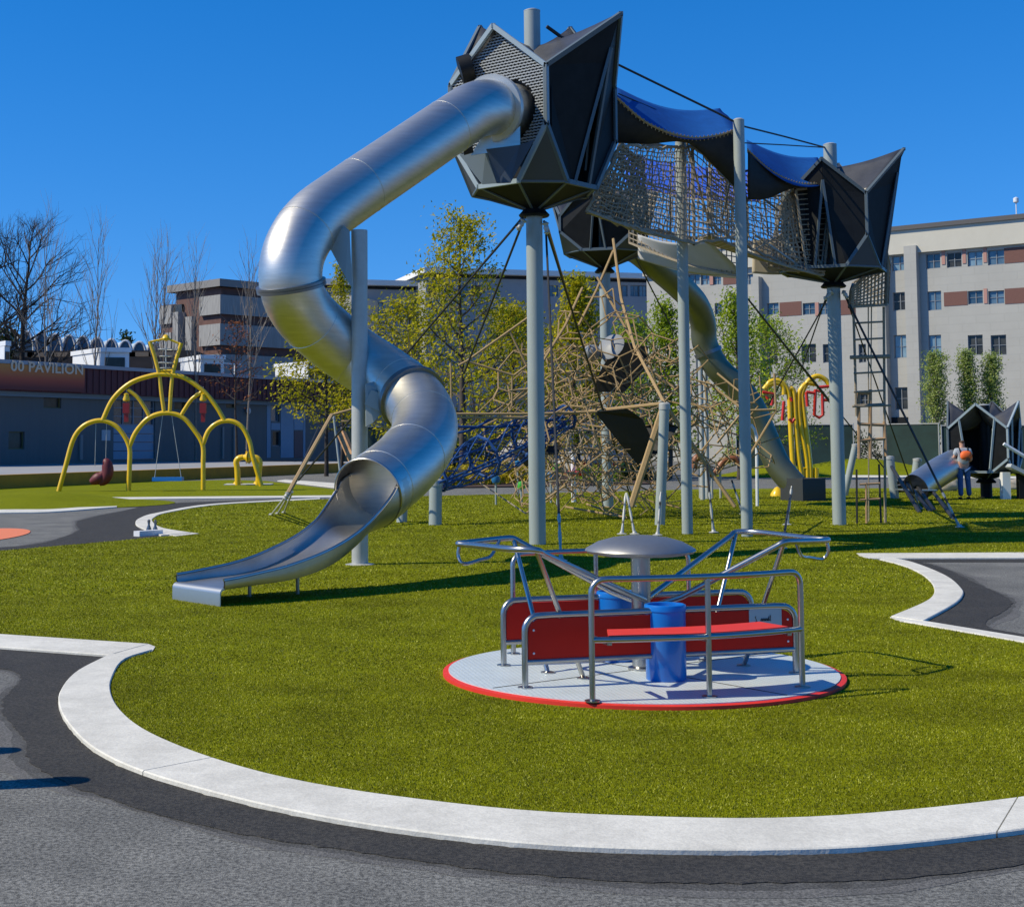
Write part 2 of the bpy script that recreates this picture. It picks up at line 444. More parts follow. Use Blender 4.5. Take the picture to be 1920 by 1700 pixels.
# raised plaza behind the yellow retaining wall
A0, A1 = G(-600, 925.7), G(0, 917)
WB = G(655, 885)
w0 = Vector((G(0, 917).x, G(0, 917).y, 0)); w1 = Vector((WB.x, WB.y, 0)); wd = (w1 - w0).normalized(); w0e = w0 - wd * 30; w1e = w1 + wd * 8
M_PLAZA = mat('plaza_concrete', (.30, .30, .30), .85, nscale=.6, namt=.15)
nrm = Vector((-wd.y, wd.x, 0))
if nrm.x > 0: nrm = -nrm
m = MB().slab([(p.x, p.y) for p in (w0e + nrm * .45, w1e + nrm * .45, w1e + nrm * 90, w0e + nrm * 90)], -.1, .50); struct(m, 'plaza', M_PLAZA)
M_YWALL = mat('ochre_wall', (.50, .26, .015), .8, nscale=1.2, col2=(.34, .18, .015))
m = MB().slab([(p.x, p.y) for p in (w0e, w1e, w1e + nrm * .42, w0e + nrm * .42)], -.05, .53)
tag(m.build('retaining_wall', M_YWALL), 'long low ochre yellow retaining wall behind the swing frame', 'wall')

# ------------------------------------------------------------------ grass blades
def in_poly(x, y, poly):
    ins = np.zeros(len(x), bool); n = len(poly); j = n - 1
    for i in range(n):
        xi, yi = poly[i]; xj, yj = poly[j]
        c = ((yi > y) != (yj > y)) & (x < (xj - xi) * (y - yi) / ((yj - yi) + 1e-12) + xi)
        ins ^= c; j = i
    return ins
rs = np.random.RandomState(3)
CX, CY, CR = XY(1210, 10.4) - .055, 10.42, 1.425
def blades(name, y0, y1, dens, h, wd_, m_, poly=turf_xy):
    X0, X1 = -.36 * y1 - .3, .42 * y1 + .3
    N = int((X1 - X0) * (y1 - y0) * dens)
    x = rs.uniform(X0, X1, N); y = rs.uniform(y0, y1, N)
    k = (x > -.36 * y - .3) & (x < .42 * y + .3) & in_poly(x, y, poly) & ((x - CX) ** 2 + (y - CY) ** 2 > CR ** 2)
    x, y = x[k], y[k]; N = len(x)
    a = rs.uniform(0, 2 * np.pi, N); hh = h * rs.uniform(.55, 1.15, N); ww = wd_ * rs.uniform(.7, 1.3, N)
    lx = rs.normal(0, .5, N) * hh; ly = rs.normal(0, .5, N) * hh
    v = np.empty((N, 3, 3), np.float32); z0 = .012
    v[:, 0] = np.stack([x - np.cos(a) * ww, y - np.sin(a) * ww, np.full(N, z0)], 1)
    v[:, 1] = np.stack([x + np.cos(a) * ww, y + np.sin(a) * ww, np.full(N, z0)], 1)
    v[:, 2] = np.stack([x + lx, y + ly, z0 + hh], 1)
    return v
M_BLADE = island_mat('grass_blade', (.165, .18, .002), (.64, .64, .14), .5, .3, c3=(.265, .285, .003), mid=.86, nscale=1.3, up=1.6)
V = np.concatenate([blades('', *a) for a in ((5.5, 10.5, 15000, .0135, .0028, None), (10.5, 16, 5200, .0145, .0042, None), (16, 28, 1300, .018, .008, None), (28, 48, 300, .022, .016, None))])
N = len(V); me = bpy.data.meshes.new('artificial_grass'); me.vertices.add(3 * N); me.vertices.foreach_set('co', V.ravel())
me.loops.add(3 * N); me.loops.foreach_set('vertex_index', np.arange(3 * N, dtype=np.int32))
me.polygons.add(N); me.polygons.foreach_set('loop_start', np.arange(0, 3 * N, 3, dtype=np.int32))
me.update(calc_edges=True); me.materials.append(M_BLADE)
go = bpy.data.objects.new('artificial_grass', me); sc.collection.objects.link(go)
tag(go, 'short olive green artificial grass covering the play island', 'grass', kind='stuff')

# ------------------------------------------------------------------ carousel
CZ = .045
C0 = Vector((CX, CY, 0))
car = thing('carousel', 'steel playground carousel with white disc, red benches, blue drums and domed hub', 'carousel', (CX, CY, 0))
KX = (960 - PPX) / F
def V3(x, y, z=0): return Vector((x - .05 + KX * y, y, z))
def mir(p): return Vector((2 * (CX + .045) - p[0], 2 * CY - p[1], p[2]))
RP = 1.395
m = MB(); m.lathe([(0, .0), (RP - .036, .0), (RP - .036, CZ), (0, CZ)], C0 + Vector((0, 0, .004)), 96)
M_PLAT = bpy.data.materials.new('chequer_plate'); M_PLAT.use_nodes = True
n = M_PLAT.node_tree.nodes; l = M_PLAT.node_tree.links; b = n['Principled BSDF']
tc = n.new('ShaderNodeTexCoord'); mp = n.new('ShaderNodeMapping'); mp.inputs['Rotation'].default_value = (0, 0, R(35))
l.new(tc.outputs['Object'], mp.inputs[0])
br = n.new('ShaderNodeTexChecker'); br.inputs['Scale'].default_value = 42
l.new(mp.outputs[0], br.inputs['Vector'])
br.inputs['Color1'].default_value = (.52, .59, .61, 1); br.inputs['Color2'].default_value = (.62, .69, .70, 1)
no = n.new('ShaderNodeTexNoise'); no.inputs['Scale'].default_value = 5; l.new(tc.outputs['Object'], no.inputs['Vector'])
mr = n.new('ShaderNodeMapRange'); mr.inputs[3].default_value = .86; mr.inputs[4].default_value = 1.1; l.new(no.outputs['Fac'], mr.inputs[0])
vm = n.new('ShaderNodeVectorMath'); vm.operation = 'SCALE'; l.new(br.outputs[0], vm.inputs[0]); l.new(mr.outputs[0], vm.inputs['Scale'])
l.new(vm.outputs[0], b.inputs['Base Color']); b.inputs['Roughness'].default_value = .5; b.inputs['Metallic'].default_value = .15
bp = n.new('ShaderNodeBump'); bp.inputs['Strength'].default_value = .5; bp.inputs['Distance'].default_value = .004
l.new(br.outputs['Fac'], bp.inputs['Height']); l.new(bp.outputs[0], b.inputs['Normal'])
m.build('platform', M_PLAT, car)
m = MB(); m.lathe([(RP - .034, .0), (RP + .004, .0), (RP + .004, CZ - .012), (RP - .034, CZ - .006)], C0 + Vector((0, 0, .004)), 96)
M_REDRIM = mat('red_rim_rubber', (.70, .03, .015), .6, nscale=8, namt=.08)
m.build('rim', M_REDRIM, car, smooth=True)
m = MB()
for k in range(4):
    a = R(35 + 90 * k); d = Vector((math.cos(a), math.sin(a), 0))
    m.bar(C0 + d * .1 + Vector((0, 0, CZ + .0055)), C0 + d * (RP - .07) + Vector((0, 0, CZ + .0055)), .006, .003)
m.build('platform_joint', M_ASPH2, car)
hub = Vector((CX + .01, CY, 0))
m = MB(); m.lathe([(.10, CZ), (.10, CZ + .02), (.068, CZ + .03), (.068, .87), (.05, .88)], hub, 28); m.build('hub_column', M_RAIL, car, smooth=True)
m = MB(); m.lathe([(.04, .845), (.30, .852), (.375, .866), (.392, .884), (.385, .898), (.30, .945), (.2, .973), (.1, .987), (0, .991)], hub, 56)
M_DOME = mat('brushed_dome_steel', (.34, .335, .32), .45, .8, nscale=20, namt=.05)
m.build('dome', M_DOME, car, smooth=True)
def arc_pts(a, b, bulge, n=14):
    a, b = Vector(a), Vector(b); d = (b - a); q = Vector((d.y, -d.x, 0)).normalized()
    if (((a + b) / 2 + q) - C0).length < (((a + b) / 2) - C0).length: q = -q
    return [a.lerp(b, i / n) + q * bulge * (1 - (2 * i / n - 1) ** 2) for i in range(n + 1)]
def gate(pts, r, z0, corner=.09):
    """round-cornered hoop standing on the platform following pts (xy) with top at their z"""
    A, B = pts[0], pts[-1]
    t0 = (pts[1] - pts[0]).normalized(); t1 = (pts[-1] - pts[-2]).normalized()
    out = [Vector((A.x, A.y, z0)), Vector((A.x, A.y, A.z - corner))]
    for k in range(1, 6):
        a = math.pi / 2 * k / 6
        out.append(Vector((A.x, A.y, A.z - corner)) + t0 * corner * (1 - math.cos(a)) + Vector((0, 0, corner * math.sin(a))))
    out += [p for p in pts if (p - A).length > corner and (p - B).length > corner]
    for k in range(5, 0, -1):
        a = math.pi / 2 * k / 6
        out.append(Vector((B.x, B.y, B.z - corner)) - t1 * corner * (1 - math.cos(a)) + Vector((0, 0, corner * math.sin(a))))
    out += [Vector((B.x, B.y, B.z - corner)), Vector((B.x, B.y, z0))]
    return out
def foot(m, p): m.lathe([(.05, CZ), (.05, CZ + .008), (.028, CZ + .012)], (p[0], p[1], .004), 16)
LA, LB_ = V3(.530, 9.15, 0), V3(1.93, 9.64, 0)
PB0, PB1 = V3(.117, 9.66, 0), V3(2.0, 10.22, 0)
for side in (0, 1):
    T = (lambda p: Vector(p)) if side == 0 else mir
    # bench with arched back rail
    A = LA.copy(); B = LB_.copy(); z = .80
    pts = arc_pts((A.x, A.y, z), (B.x, B.y, z), .115)
    m = MB(); m.tube([T(p) for p in gate(pts, .018, CZ)], .0195, 10)
    mid = pts[7]; m.tube([T((mid.x, mid.y, CZ)), T((mid.x, mid.y, z - .01))], .0185, 10)
    for q in (A, B, mid): foot(m, T(q))
    m.build('back_rail', M_RAIL, car, smooth=True)
    sp = arc_pts((A.x, A.y, .44), (B.x, B.y, .44), .115)
    m = MB(); m.tube([T((p.x, p.y, .425)) for p in sp], .0185, 10)
    qd = (C0 - (A + B) / 2); qd.z = 0; qd.normalize()
    inn = [p + qd * .30 for p in sp]
    for q, p in ((inn[1], sp[1]), (inn[-2], sp[-2]), (inn[7], sp[7])): m.bar(T((p.x, p.y, .40)), T((q.x, q.y, .40)), .03, .02)
    m.build('seat_frame', M_RAIL, car, smooth=True)
    lo = [Vector((p.x, p.y, .447)) + qd * .022 for p in sp[1:-1]]; hi = [Vector((p.x, p.y, .452)) for p in inn[2:-2]]
    m = MB()
    hi2 = resample([Vector((p.x, p.y, .452)) for p in inn[1:-1]], len(lo)); hi2[0] = hi2[0] + (hi2[1] - hi2[0]) * .8; hi2[-1] = hi2[-1] + (hi2[-2] - hi2[-1]) * .8
    vs = []
    for p, q in zip(lo, hi2): vs += [T(p), T(q), T(q - Vector((0, 0, .014))), T(p - Vector((0, 0, .014)))]
    fs = []
    for i in range(len(lo) - 1):
        for j in range(4): fs.append((i * 4 + j, i * 4 + (j + 1) % 4, i * 4 + 4 + (j + 1) % 4, i * 4 + 4 + j))
    fs += [(0, 1, 2, 3), tuple(len(vs) - 4 + k for k in (3, 2, 1, 0))]
    m.add(vs, fs); m.build('seat', M_REDS, car)
    # straight low bench back with red board
    z = .515
    pts = [PB0.lerp(PB1, i / 12) + Vector((0, 0, z)) for i in range(13)]
    m = MB(); gp = gate(pts, .02, CZ, .10); m.tube([T(p) for p in gp], .0215, 10)
    m.tube([T(PB0 + Vector((0, 0, .215))), T(PB1 + Vector((0, 0, .215)))], .019, 10)
    foot(m, T(PB0)); foot(m, T(PB1)); m.build('back_frame', M_RAIL, car, smooth=True)
    dr = (PB1 - PB0).normalized(); z0, z1 = .232, z - .024; c_ = .085; L = (PB1 - PB0).length
    s0, s1 = .022, L - .022
    prof = [(s0, z0), (s1, z0), (s1, z1 - c_)] + [(s1 - c_ + c_ * math.cos(a), z1 - c_ + c_ * math.sin(a)) for a in (.4, .8, 1.2)] + [(s1 - c_, z1), (s0 + c_, z1)] + [(s0 + c_ - c_ * math.cos(a), z1 - c_ + c_ * math.sin(a)) for a in (1.2, .8, .4)] + [(s0, z1 - c_)]
    m = MB(); m.panel([T(PB0 + dr * s + Vector((0, 0, zz))) for s, zz in prof], .014); bd = m.build('back_board', M_RED, car)
    # screws
    nn = Vector((dr.y, -dr.x, 0))
    for s in (.06, L - .06):
        for zz in (.27, .42):
            m = MB(); m.lathe([(.008, 0), (.007, .004), (0, .005)], T(PB0 + dr * s + Vector((0, 0, zz)) + nn * .007), 8, axis=nn if side == 0 else -nn)
            m.build('screw', M_WHITE, bd)
    if side == 0:
        q = PB0 + dr * (L - .36) + nn * .0105
        m = MB(); m.panel([q + Vector((0, 0, .335)), q + dr * .25 + Vector((0, 0, .335)), q + dr * .25 + Vector((0, 0, .512)), q + Vector((0, 0, .512))], .004)
        plq = m.build('plaque', mat('plaque_plate', (.40, .45, .48), .45, .2), bd)
        # script-like logo strokes, fine print
        m = MB(); ink = mat('black_ink', (.01, .01, .01), .6)
        def st(pp, r): m.tube([q + nn * .004 + dr * a + Vector((0, 0, b_)) for a, b_ in pp], r, 5)
        st([(.050, .452), (.045, .442), (.052, .43), (.058, .418), (.05, .412), (.042, .414)], .0022)
        for i in range(4):
            x = .088 + i * .017; st([(x, .418), (x + .004, .434), (x + .011, .434), (x + .013, .418), (x + .002, .42)], .0028)
        st([(.150, .448), (.150, .418)], .003); st([(.163, .455), (.16, .42), (.166, .416)], .003)
        m.build('lettering', ink, plq)
    # blue drum
    dc = V3(1.075, 9.98, 0) if side == 0 else V3(.80, 10.86, 0)
    m = MB(); prof = [(.128, CZ), (.136, CZ + .01), (.136, CZ + .465), (.142, CZ + .467), (.142, CZ + .495), (.138, CZ + .506), (.128, CZ + .51), (.118, CZ + .505), (.115, CZ + .47)]
    m.lathe(prof, dc, 40)
    m.lathe([(.0, CZ + .44), (.115, CZ + .44)], dc, 40)
    m.build('drum', M_BLUE, car, smooth=True)
    # sloping V handle with loop
    zt = .955
    Fp, Tp, Rp = V3(1.93, 10.15, zt), V3(2.31, 10.55, zt - .01), V3(1.78, 11.32, zt)
    colp = hub + Vector((.02, 0, 0))
    path = [V3(1.02, 10.30, .50), V3(1.22, 10.25, .575), Fp + Vector((-.06, 0, -.03)), Fp, Fp + Vector((.1, .06, 0)), Tp + Vector((-.07, -.12, 0)), Tp, Tp + Vector((-.08, .12, 0)), Rp + Vector((.16, -.10, 0)), Rp, Rp + Vector((-.06, -.04, -.03)), V3(1.12, 10.62, .60), V3(1.0, 10.47, .54)]
    pp = [path[0], path[1], path[2]] + catmull(path[2:11], 5)[1:-1] + path[10:]
    m = MB(); m.tube([T(p) for p in pp], .0215, 10); m.build('handle', M_RAIL, car, smooth=True)
    m = MB(); m.tube([T(Fp + Vector((-.01, 0, -.01))), T(V3(1.69, 10.56, CZ))], .017, 9); foot(m, T(V3(1.69, 10.56, 0))); m.build('handle_strut', M_RAIL, car, smooth=True)
    m = MB(); m.tube([T(Rp + Vector((-.01, 0, -.01))), T(V3(1.45, 10.82, CZ))], .017, 9); foot(m, T(V3(1.45, 10.82, 0))); m.build('handle_strut', M_RAIL, car, smooth=True)
    u = catmull([Tp + Vector((-.01, -.02, -.01)), Tp + Vector((0, -.02, -.09)), Tp + Vector((-.04, .0, -.14)), Tp + Vector((-.16, -.10, -.12)), Tp + Vector((-.24, -.19, -.1)), Fp + Vector((.1, .09, -.01))], 4)
    m = MB(); m.tube([T(p) for p in u], .0125, 8); m.build('hand_loop', M_RAIL, car, smooth=True)

# ------------------------------------------------------------------ stainless tube slide
TUBE_R = .43
ctrl = [(985, 212, 23.3), (930, 203, 22.35), (893, 206, 21.85), (850, 232, 21.55), (760, 293, 20.95), (650, 368, 20.3), (585, 418, 19.85), (551, 475, 19.55), (546, 536, 19.5), (568, 585, 19.75), (612, 628, 20.1), (665, 668, 20.35), (722, 706, 20.15), (768, 742, 19.7), (794, 782, 19.15), (792, 825, 18.55), (762, 867, 17.9), (722, 902, 17.35), (690, 926, 16.95)]
sp_ = catmull([P(*c_) for c_ in ctrl], 7)
slide_end = Vector((-3.27, 15.22, .27))
sl = thing('tube_slide', 'large stainless steel tube slide winding down from the tall front tower to the grass', 'slide', (slide_end.x, slide_end.y, 0))
m = MB(); m.tube(sp_, TUBE_R, 40, caps=False); m.build('tube', M_STEEL, sl, smooth=True)
m = MB(); m.tube(sp_, TUBE_R - .012, 40, caps=False); m.build('tube_shaded_inside', M_TUBEIN, sl, smooth=True)
def flange(i, name='flange', w_=.045):
    p = sp_[i]; t = (sp_[min(i + 1, len(sp_) - 1)] - sp_[i - 1]).normalized()
    m = MB(); m.lathe([(TUBE_R + .002, -w_), (TUBE_R + .045, -w_ + .004), (TUBE_R + .045, -.004), (TUBE_R + .038, 0), (TUBE_R + .045, .004), (TUBE_R + .045, w_ - .004), (TUBE_R + .002, w_)], p, 48, axis=t)
    return m.build(name, M_STEELD, sl, smooth=True)
M_STEELD = mat('flange_steel', (.20, .21, .22), .35, .8)
flange(56); flange(56 + 36)
# shallow weld seams
m = MB()
for i in range(22, len(sp_) - 4, 11):
    if abs(i - 56) < 4 or abs(i - 92) < 4: continue
    m = MB(); t = (sp_[i + 1] - sp_[i - 1]).normalized(); m.lathe([(TUBE_R, -.006), (TUBE_R + .004, -.003), (TUBE_R + .004, .003), (TUBE_R, .006)], sp_[i], 48, axis=t); m.build('weld_seam', M_STEEL, sl, smooth=True)
# open chute
mouth = sp_[-1]; tm = (sp_[-1] - sp_[-2]).normalized()
bot = mouth + Vector((0, 0, -1)).cross(tm).cross(tm).normalized() * 0
dirh = Vector((-.72, -.70, 0)).normalized()
upm = tm.cross(Vector((tm.y, -tm.x, 0)).normalized()); upm = upm if upm.z > 0 else -upm
c_end = slide_end
ctr = [mouth - tm * .25, mouth, mouth + tm * .45, P(640, 968, 16.55), P(603, 1008, 16.2), P(560, 1037, 15.97), P(505, 1060, 15.78)]
# centre of trough bottom line
CRD = .402
def tube_bottom(k):
    p_ = sp_[k]; t_ = (sp_[k + 1] - sp_[k - 1]).normalized() if k != -1 else tm
    s_ = Vector((t_.y, -t_.x, 0)).normalized(); u_ = s_.cross(t_); u_ = u_ if u_.z > 0 else -u_
    return p_ - u_ * CRD
botl = [tube_bottom(-12), tube_bottom(-8), tube_bottom(-5), mouth - upm * CRD, P(662, 1003, 16.72), P(628, 1030, 16.45), P(590, 1052, 16.2), P(545, 1069, 15.95), P(490, 1081, 15.7), P(430, 1089, 15.45), P(375, 1097, 15.22)]
bl = catmull(botl, 6); NB = len(bl)
m = MB(); vs = []; NA = 22
def chute_section(i):
    t = i / (NB - 1)
    a = bl[max(i - 1, 0)]; b_ = bl[min(i + 1, NB - 1)]; tg = (b_ - a).normalized()
    sd = Vector((tg.y, -tg.x, 0)).normalized()     # right-hand side when looking down
    up = sd.cross(tg); up = up if up.z > 0 else -up
    return tg, sd, up, t
def smooth01(x): x = max(0, min(1, x)); return x * x * (3 - 2 * x)
secs = []
for i in range(NB):
    tg, sd, up, t = chute_section(i)
    f = smooth01((t - .32) / .50)       # 0 round, 1 flat
    half = 1.90 * (1 - smooth01((t - .26) / .18) * .40)    # opening half-angle of the arc
    row = []
    for k in range(NA + 1):
        u = -1 + 2 * k / NA
        th = u * half
        rx, rz = CRD * math.sin(th), CRD * (1 - math.cos(th))
        # flat tray with turned-up sides
        wdt = .44; hgt = .085 + .10 * (1 - smooth01((t - .6) / .4))
        s_ = abs(u)
        if s_ < .72: fx, fz = wdt * s_ / .72, 0
        elif s_ < .86: fx, fz = wdt + .02 * math.sin((s_ - .72) / .14 * math.pi / 2), .0 + hgt * (s_ - .72) / .28
        else: fx, fz = wdt + .02, hgt * (s_ - .72) / .28
        fx = fx * (1 if u >= 0 else -1)
        x = rx * (1 - f) + fx * f; zz = rz * (1 - f) + fz * f
        row.append(bl[i] + sd * x + up * zz)
    secs.append(row)
th_ = .026
for i, row in enumerate(secs):
    tg, sd, up, t = chute_section(i)
    cc = bl[i] + up * .35
    for p in row: vs.append(p)
    for p in row:
        o_ = (p - cc).normalized() * th_; vs.append(p + o_)
K = NA + 1; fs = []
for i in range(NB - 1):
    for k in range(NA):
        a = i * 2 * K + k; b_ = (i + 1) * 2 * K + k
        fs.append((a, a + 1, b_ + 1, b_)); fs.append((a + K, b_ + K, b_ + K + 1, a + K + 1))
    for k in (0, NA):
        a = i * 2 * K + k; b_ = (i + 1) * 2 * K + k; fs.append((a, b_, b_ + K, a + K))
m.add(vs, fs)
chute = m.build('chute', mat('grey_chute_steel', (.50, .48, .44), .46, 1.0, nscale=3, namt=.12), sl, smooth=True)  # steel slightly greyer and rougher than the tube
# rolled rim tubes along the chute edges
m = MB()
for k in (0, NA): m.tube([r_[k] for r_ in secs], .016, 8)
# rim of the tube mouth
m.build('chute_rim', M_RAIL, sl, smooth=True)
m = MB()
tgm = tm; sdm = Vector((tgm.y, -tgm.x, 0)).normalized(); ring = []
for k in range(41):
    a = R(-20) + R(220) * k / 40
    ring.append(mouth + sdm * (TUBE_R - .004) * math.cos(a) + upm * (TUBE_R - .004) * math.sin(a))
m.tube(ring, .014, 8); m.build('mouth_rim', M_RAIL, sl, smooth=True)
# end lip: rounded fold to the ground
tg, sd, up, t = chute_section(NB - 1); e = bl[-1]
prof = [(0, 0)] + [(.055 * math.sin(a), -.055 * (1 - math.cos(a))) for a in (.4, .8, 1.2, 1.57)] + [(.055, -.24)]
m = MB(); vs = []
for x in (-.465, .465):
    for q, zz in prof: vs.append(e + sd * x + Vector((dirh.x, dirh.y, 0)) * q + Vector((0, 0, zz + .004)))
    for q, zz in prof: vs.append(e + sd * x + Vector((dirh.x, dirh.y, 0)) * (q - .012) + Vector((0, 0, zz - .010)))
n_ = len(prof); fs = []
for i in range(n_ - 1):
    fs.append((i, i + 1, 2 * n_ + i + 1, 2 * n_ + i)); fs.append((n_ + i, 3 * n_ + i, 3 * n_ + i + 1, n_ + i + 1))
    fs.append((i, n_ + i, n_ + i + 1, i + 1)); fs.append((2 * n_ + i, 2 * n_ + i + 1, 3 * n_ + i + 1, 3 * n_ + i))
m.add(vs, fs)
for x in (-.466, .466):
    pl = [e + sd * x + Vector((dirh.x, dirh.y, 0)) * q + Vector((0, 0, zz)) for q, zz in prof] 
m.build('end_plate', mat('satin_end_plate', (.50, .50, .48), .42, .9), sl, smooth=True)
for px, py, Y in ((558, 1075, 15.98), (468, 1092, 15.75)):
    p = P(px, py, Y); m = MB(); m.tube([(p.x, p.y, 0), (p.x, p.y, p.z + .02)], .02, 8); m.build('chute_leg', M_RAIL, sl, smooth=True)
# ring collar and closing plate where tube enters the tower
# ------------------------------------------------------------------ slide support post
pb = G(675, 1060); PO = Vector((pb.x, pb.y, 0))
sp1 = thing('slide_post', 'thick galvanised post with forked bracket holding up the front tube slide', 'post', PO)
pt = P(668, 432, PO.y); m = MB(); m.tube([PO, (PO.x, PO.y, pt.z)], .112, 28); m.build('pole', M_POLEG, sp1, smooth=True)
m = MB()
q = P(612, 412, 19.75)
m.panel([P(655, 432, 19.7), P(625, 408, 19.85), P(600, 430, 19.85), P(648, 520, 19.6), P(660, 540, 19.6)], .03)
m.build('bracket', M_POLE, sp1); m = MB()
m.bar(P(690, 744, 19.6), P(745, 770, 19.6), .05, .22)
m.panel([P(685, 720, 19.62), P(728, 708, 19.8), P(742, 740, 19.7), P(700, 792, 19.6), P(686, 800, 19.6)], .03)
m.build('bracket', M_POLE, sp1)
m = MB(); m.lathe([(.2, 0), (.2, .02), (.14, .03)], PO, 24); m.build('base_plate', M_POLEG, sp1, smooth=True)

# ------------------------------------------------------------------ climbing towers
def pole(parent, base, top_z, r, m_=None, n=24):
    m = MB(); m.tube([(base.x, base.y, 0), (base.x, base.y, top_z)], r, n); o = m.build('pole', m_ or M_POLE, parent, smooth=True)
    m = MB(); m.lathe([(r * 1.02, 0), (r * 1.02, .012), (r * .6, .035), (0, .045)], (base.x, base.y, top_z), n); m.build('cap', M_POLEG, o, smooth=True)
    return o
def slats(poly, nrm_, m, hole=None, step=.047, th=.02):
    """wavy louvre strips clipped to a planar polygon"""
    P3 = [Vector(p) for p in poly]; ux = Vector((-nrm_.y, nrm_.x, 0)).normalized(); uy = ux.cross(nrm_); uy = uy if uy.z > 0 else -uy
    O = P3[0]; q = [((p - O).dot(ux), (p - O).dot(uy)) for p in P3]
    y0, y1 = min(b for a, b in q), max(b for a, b in q); y = y0 + step / 2; row = 0
    while y < y1:
        xs = []
        for i in range(len(q)):
            (ax, ay), (bx, by) = q[i], q[(i + 1) % len(q)]
            if (ay > y) != (by > y): xs.append(ax + (bx - ax) * (y - ay) / (by - ay))
        xs.sort()
        for a, b in zip(xs[::2], xs[1::2]):
            pts = []; x = a
            k = 0
            segs = []
            while x < b:
                nx = min(x + .035, b); segs.append((x, nx, k)); x = nx; k += 1
            for x0, x1, k in segs:
                c_ = O + ux * ((x0 + x1) / 2) + uy * y
                if hole and (c_ - hole[0]).length < hole[1]: continue
                o0 = (.007 if (k + row) % 2 else -.007); o1 = -o0
                m.bar(O + ux * x0 + uy * (y + o0), O + ux * x1 + uy * (y + o1), th, .022, up=uy)
        y += step; row += 1
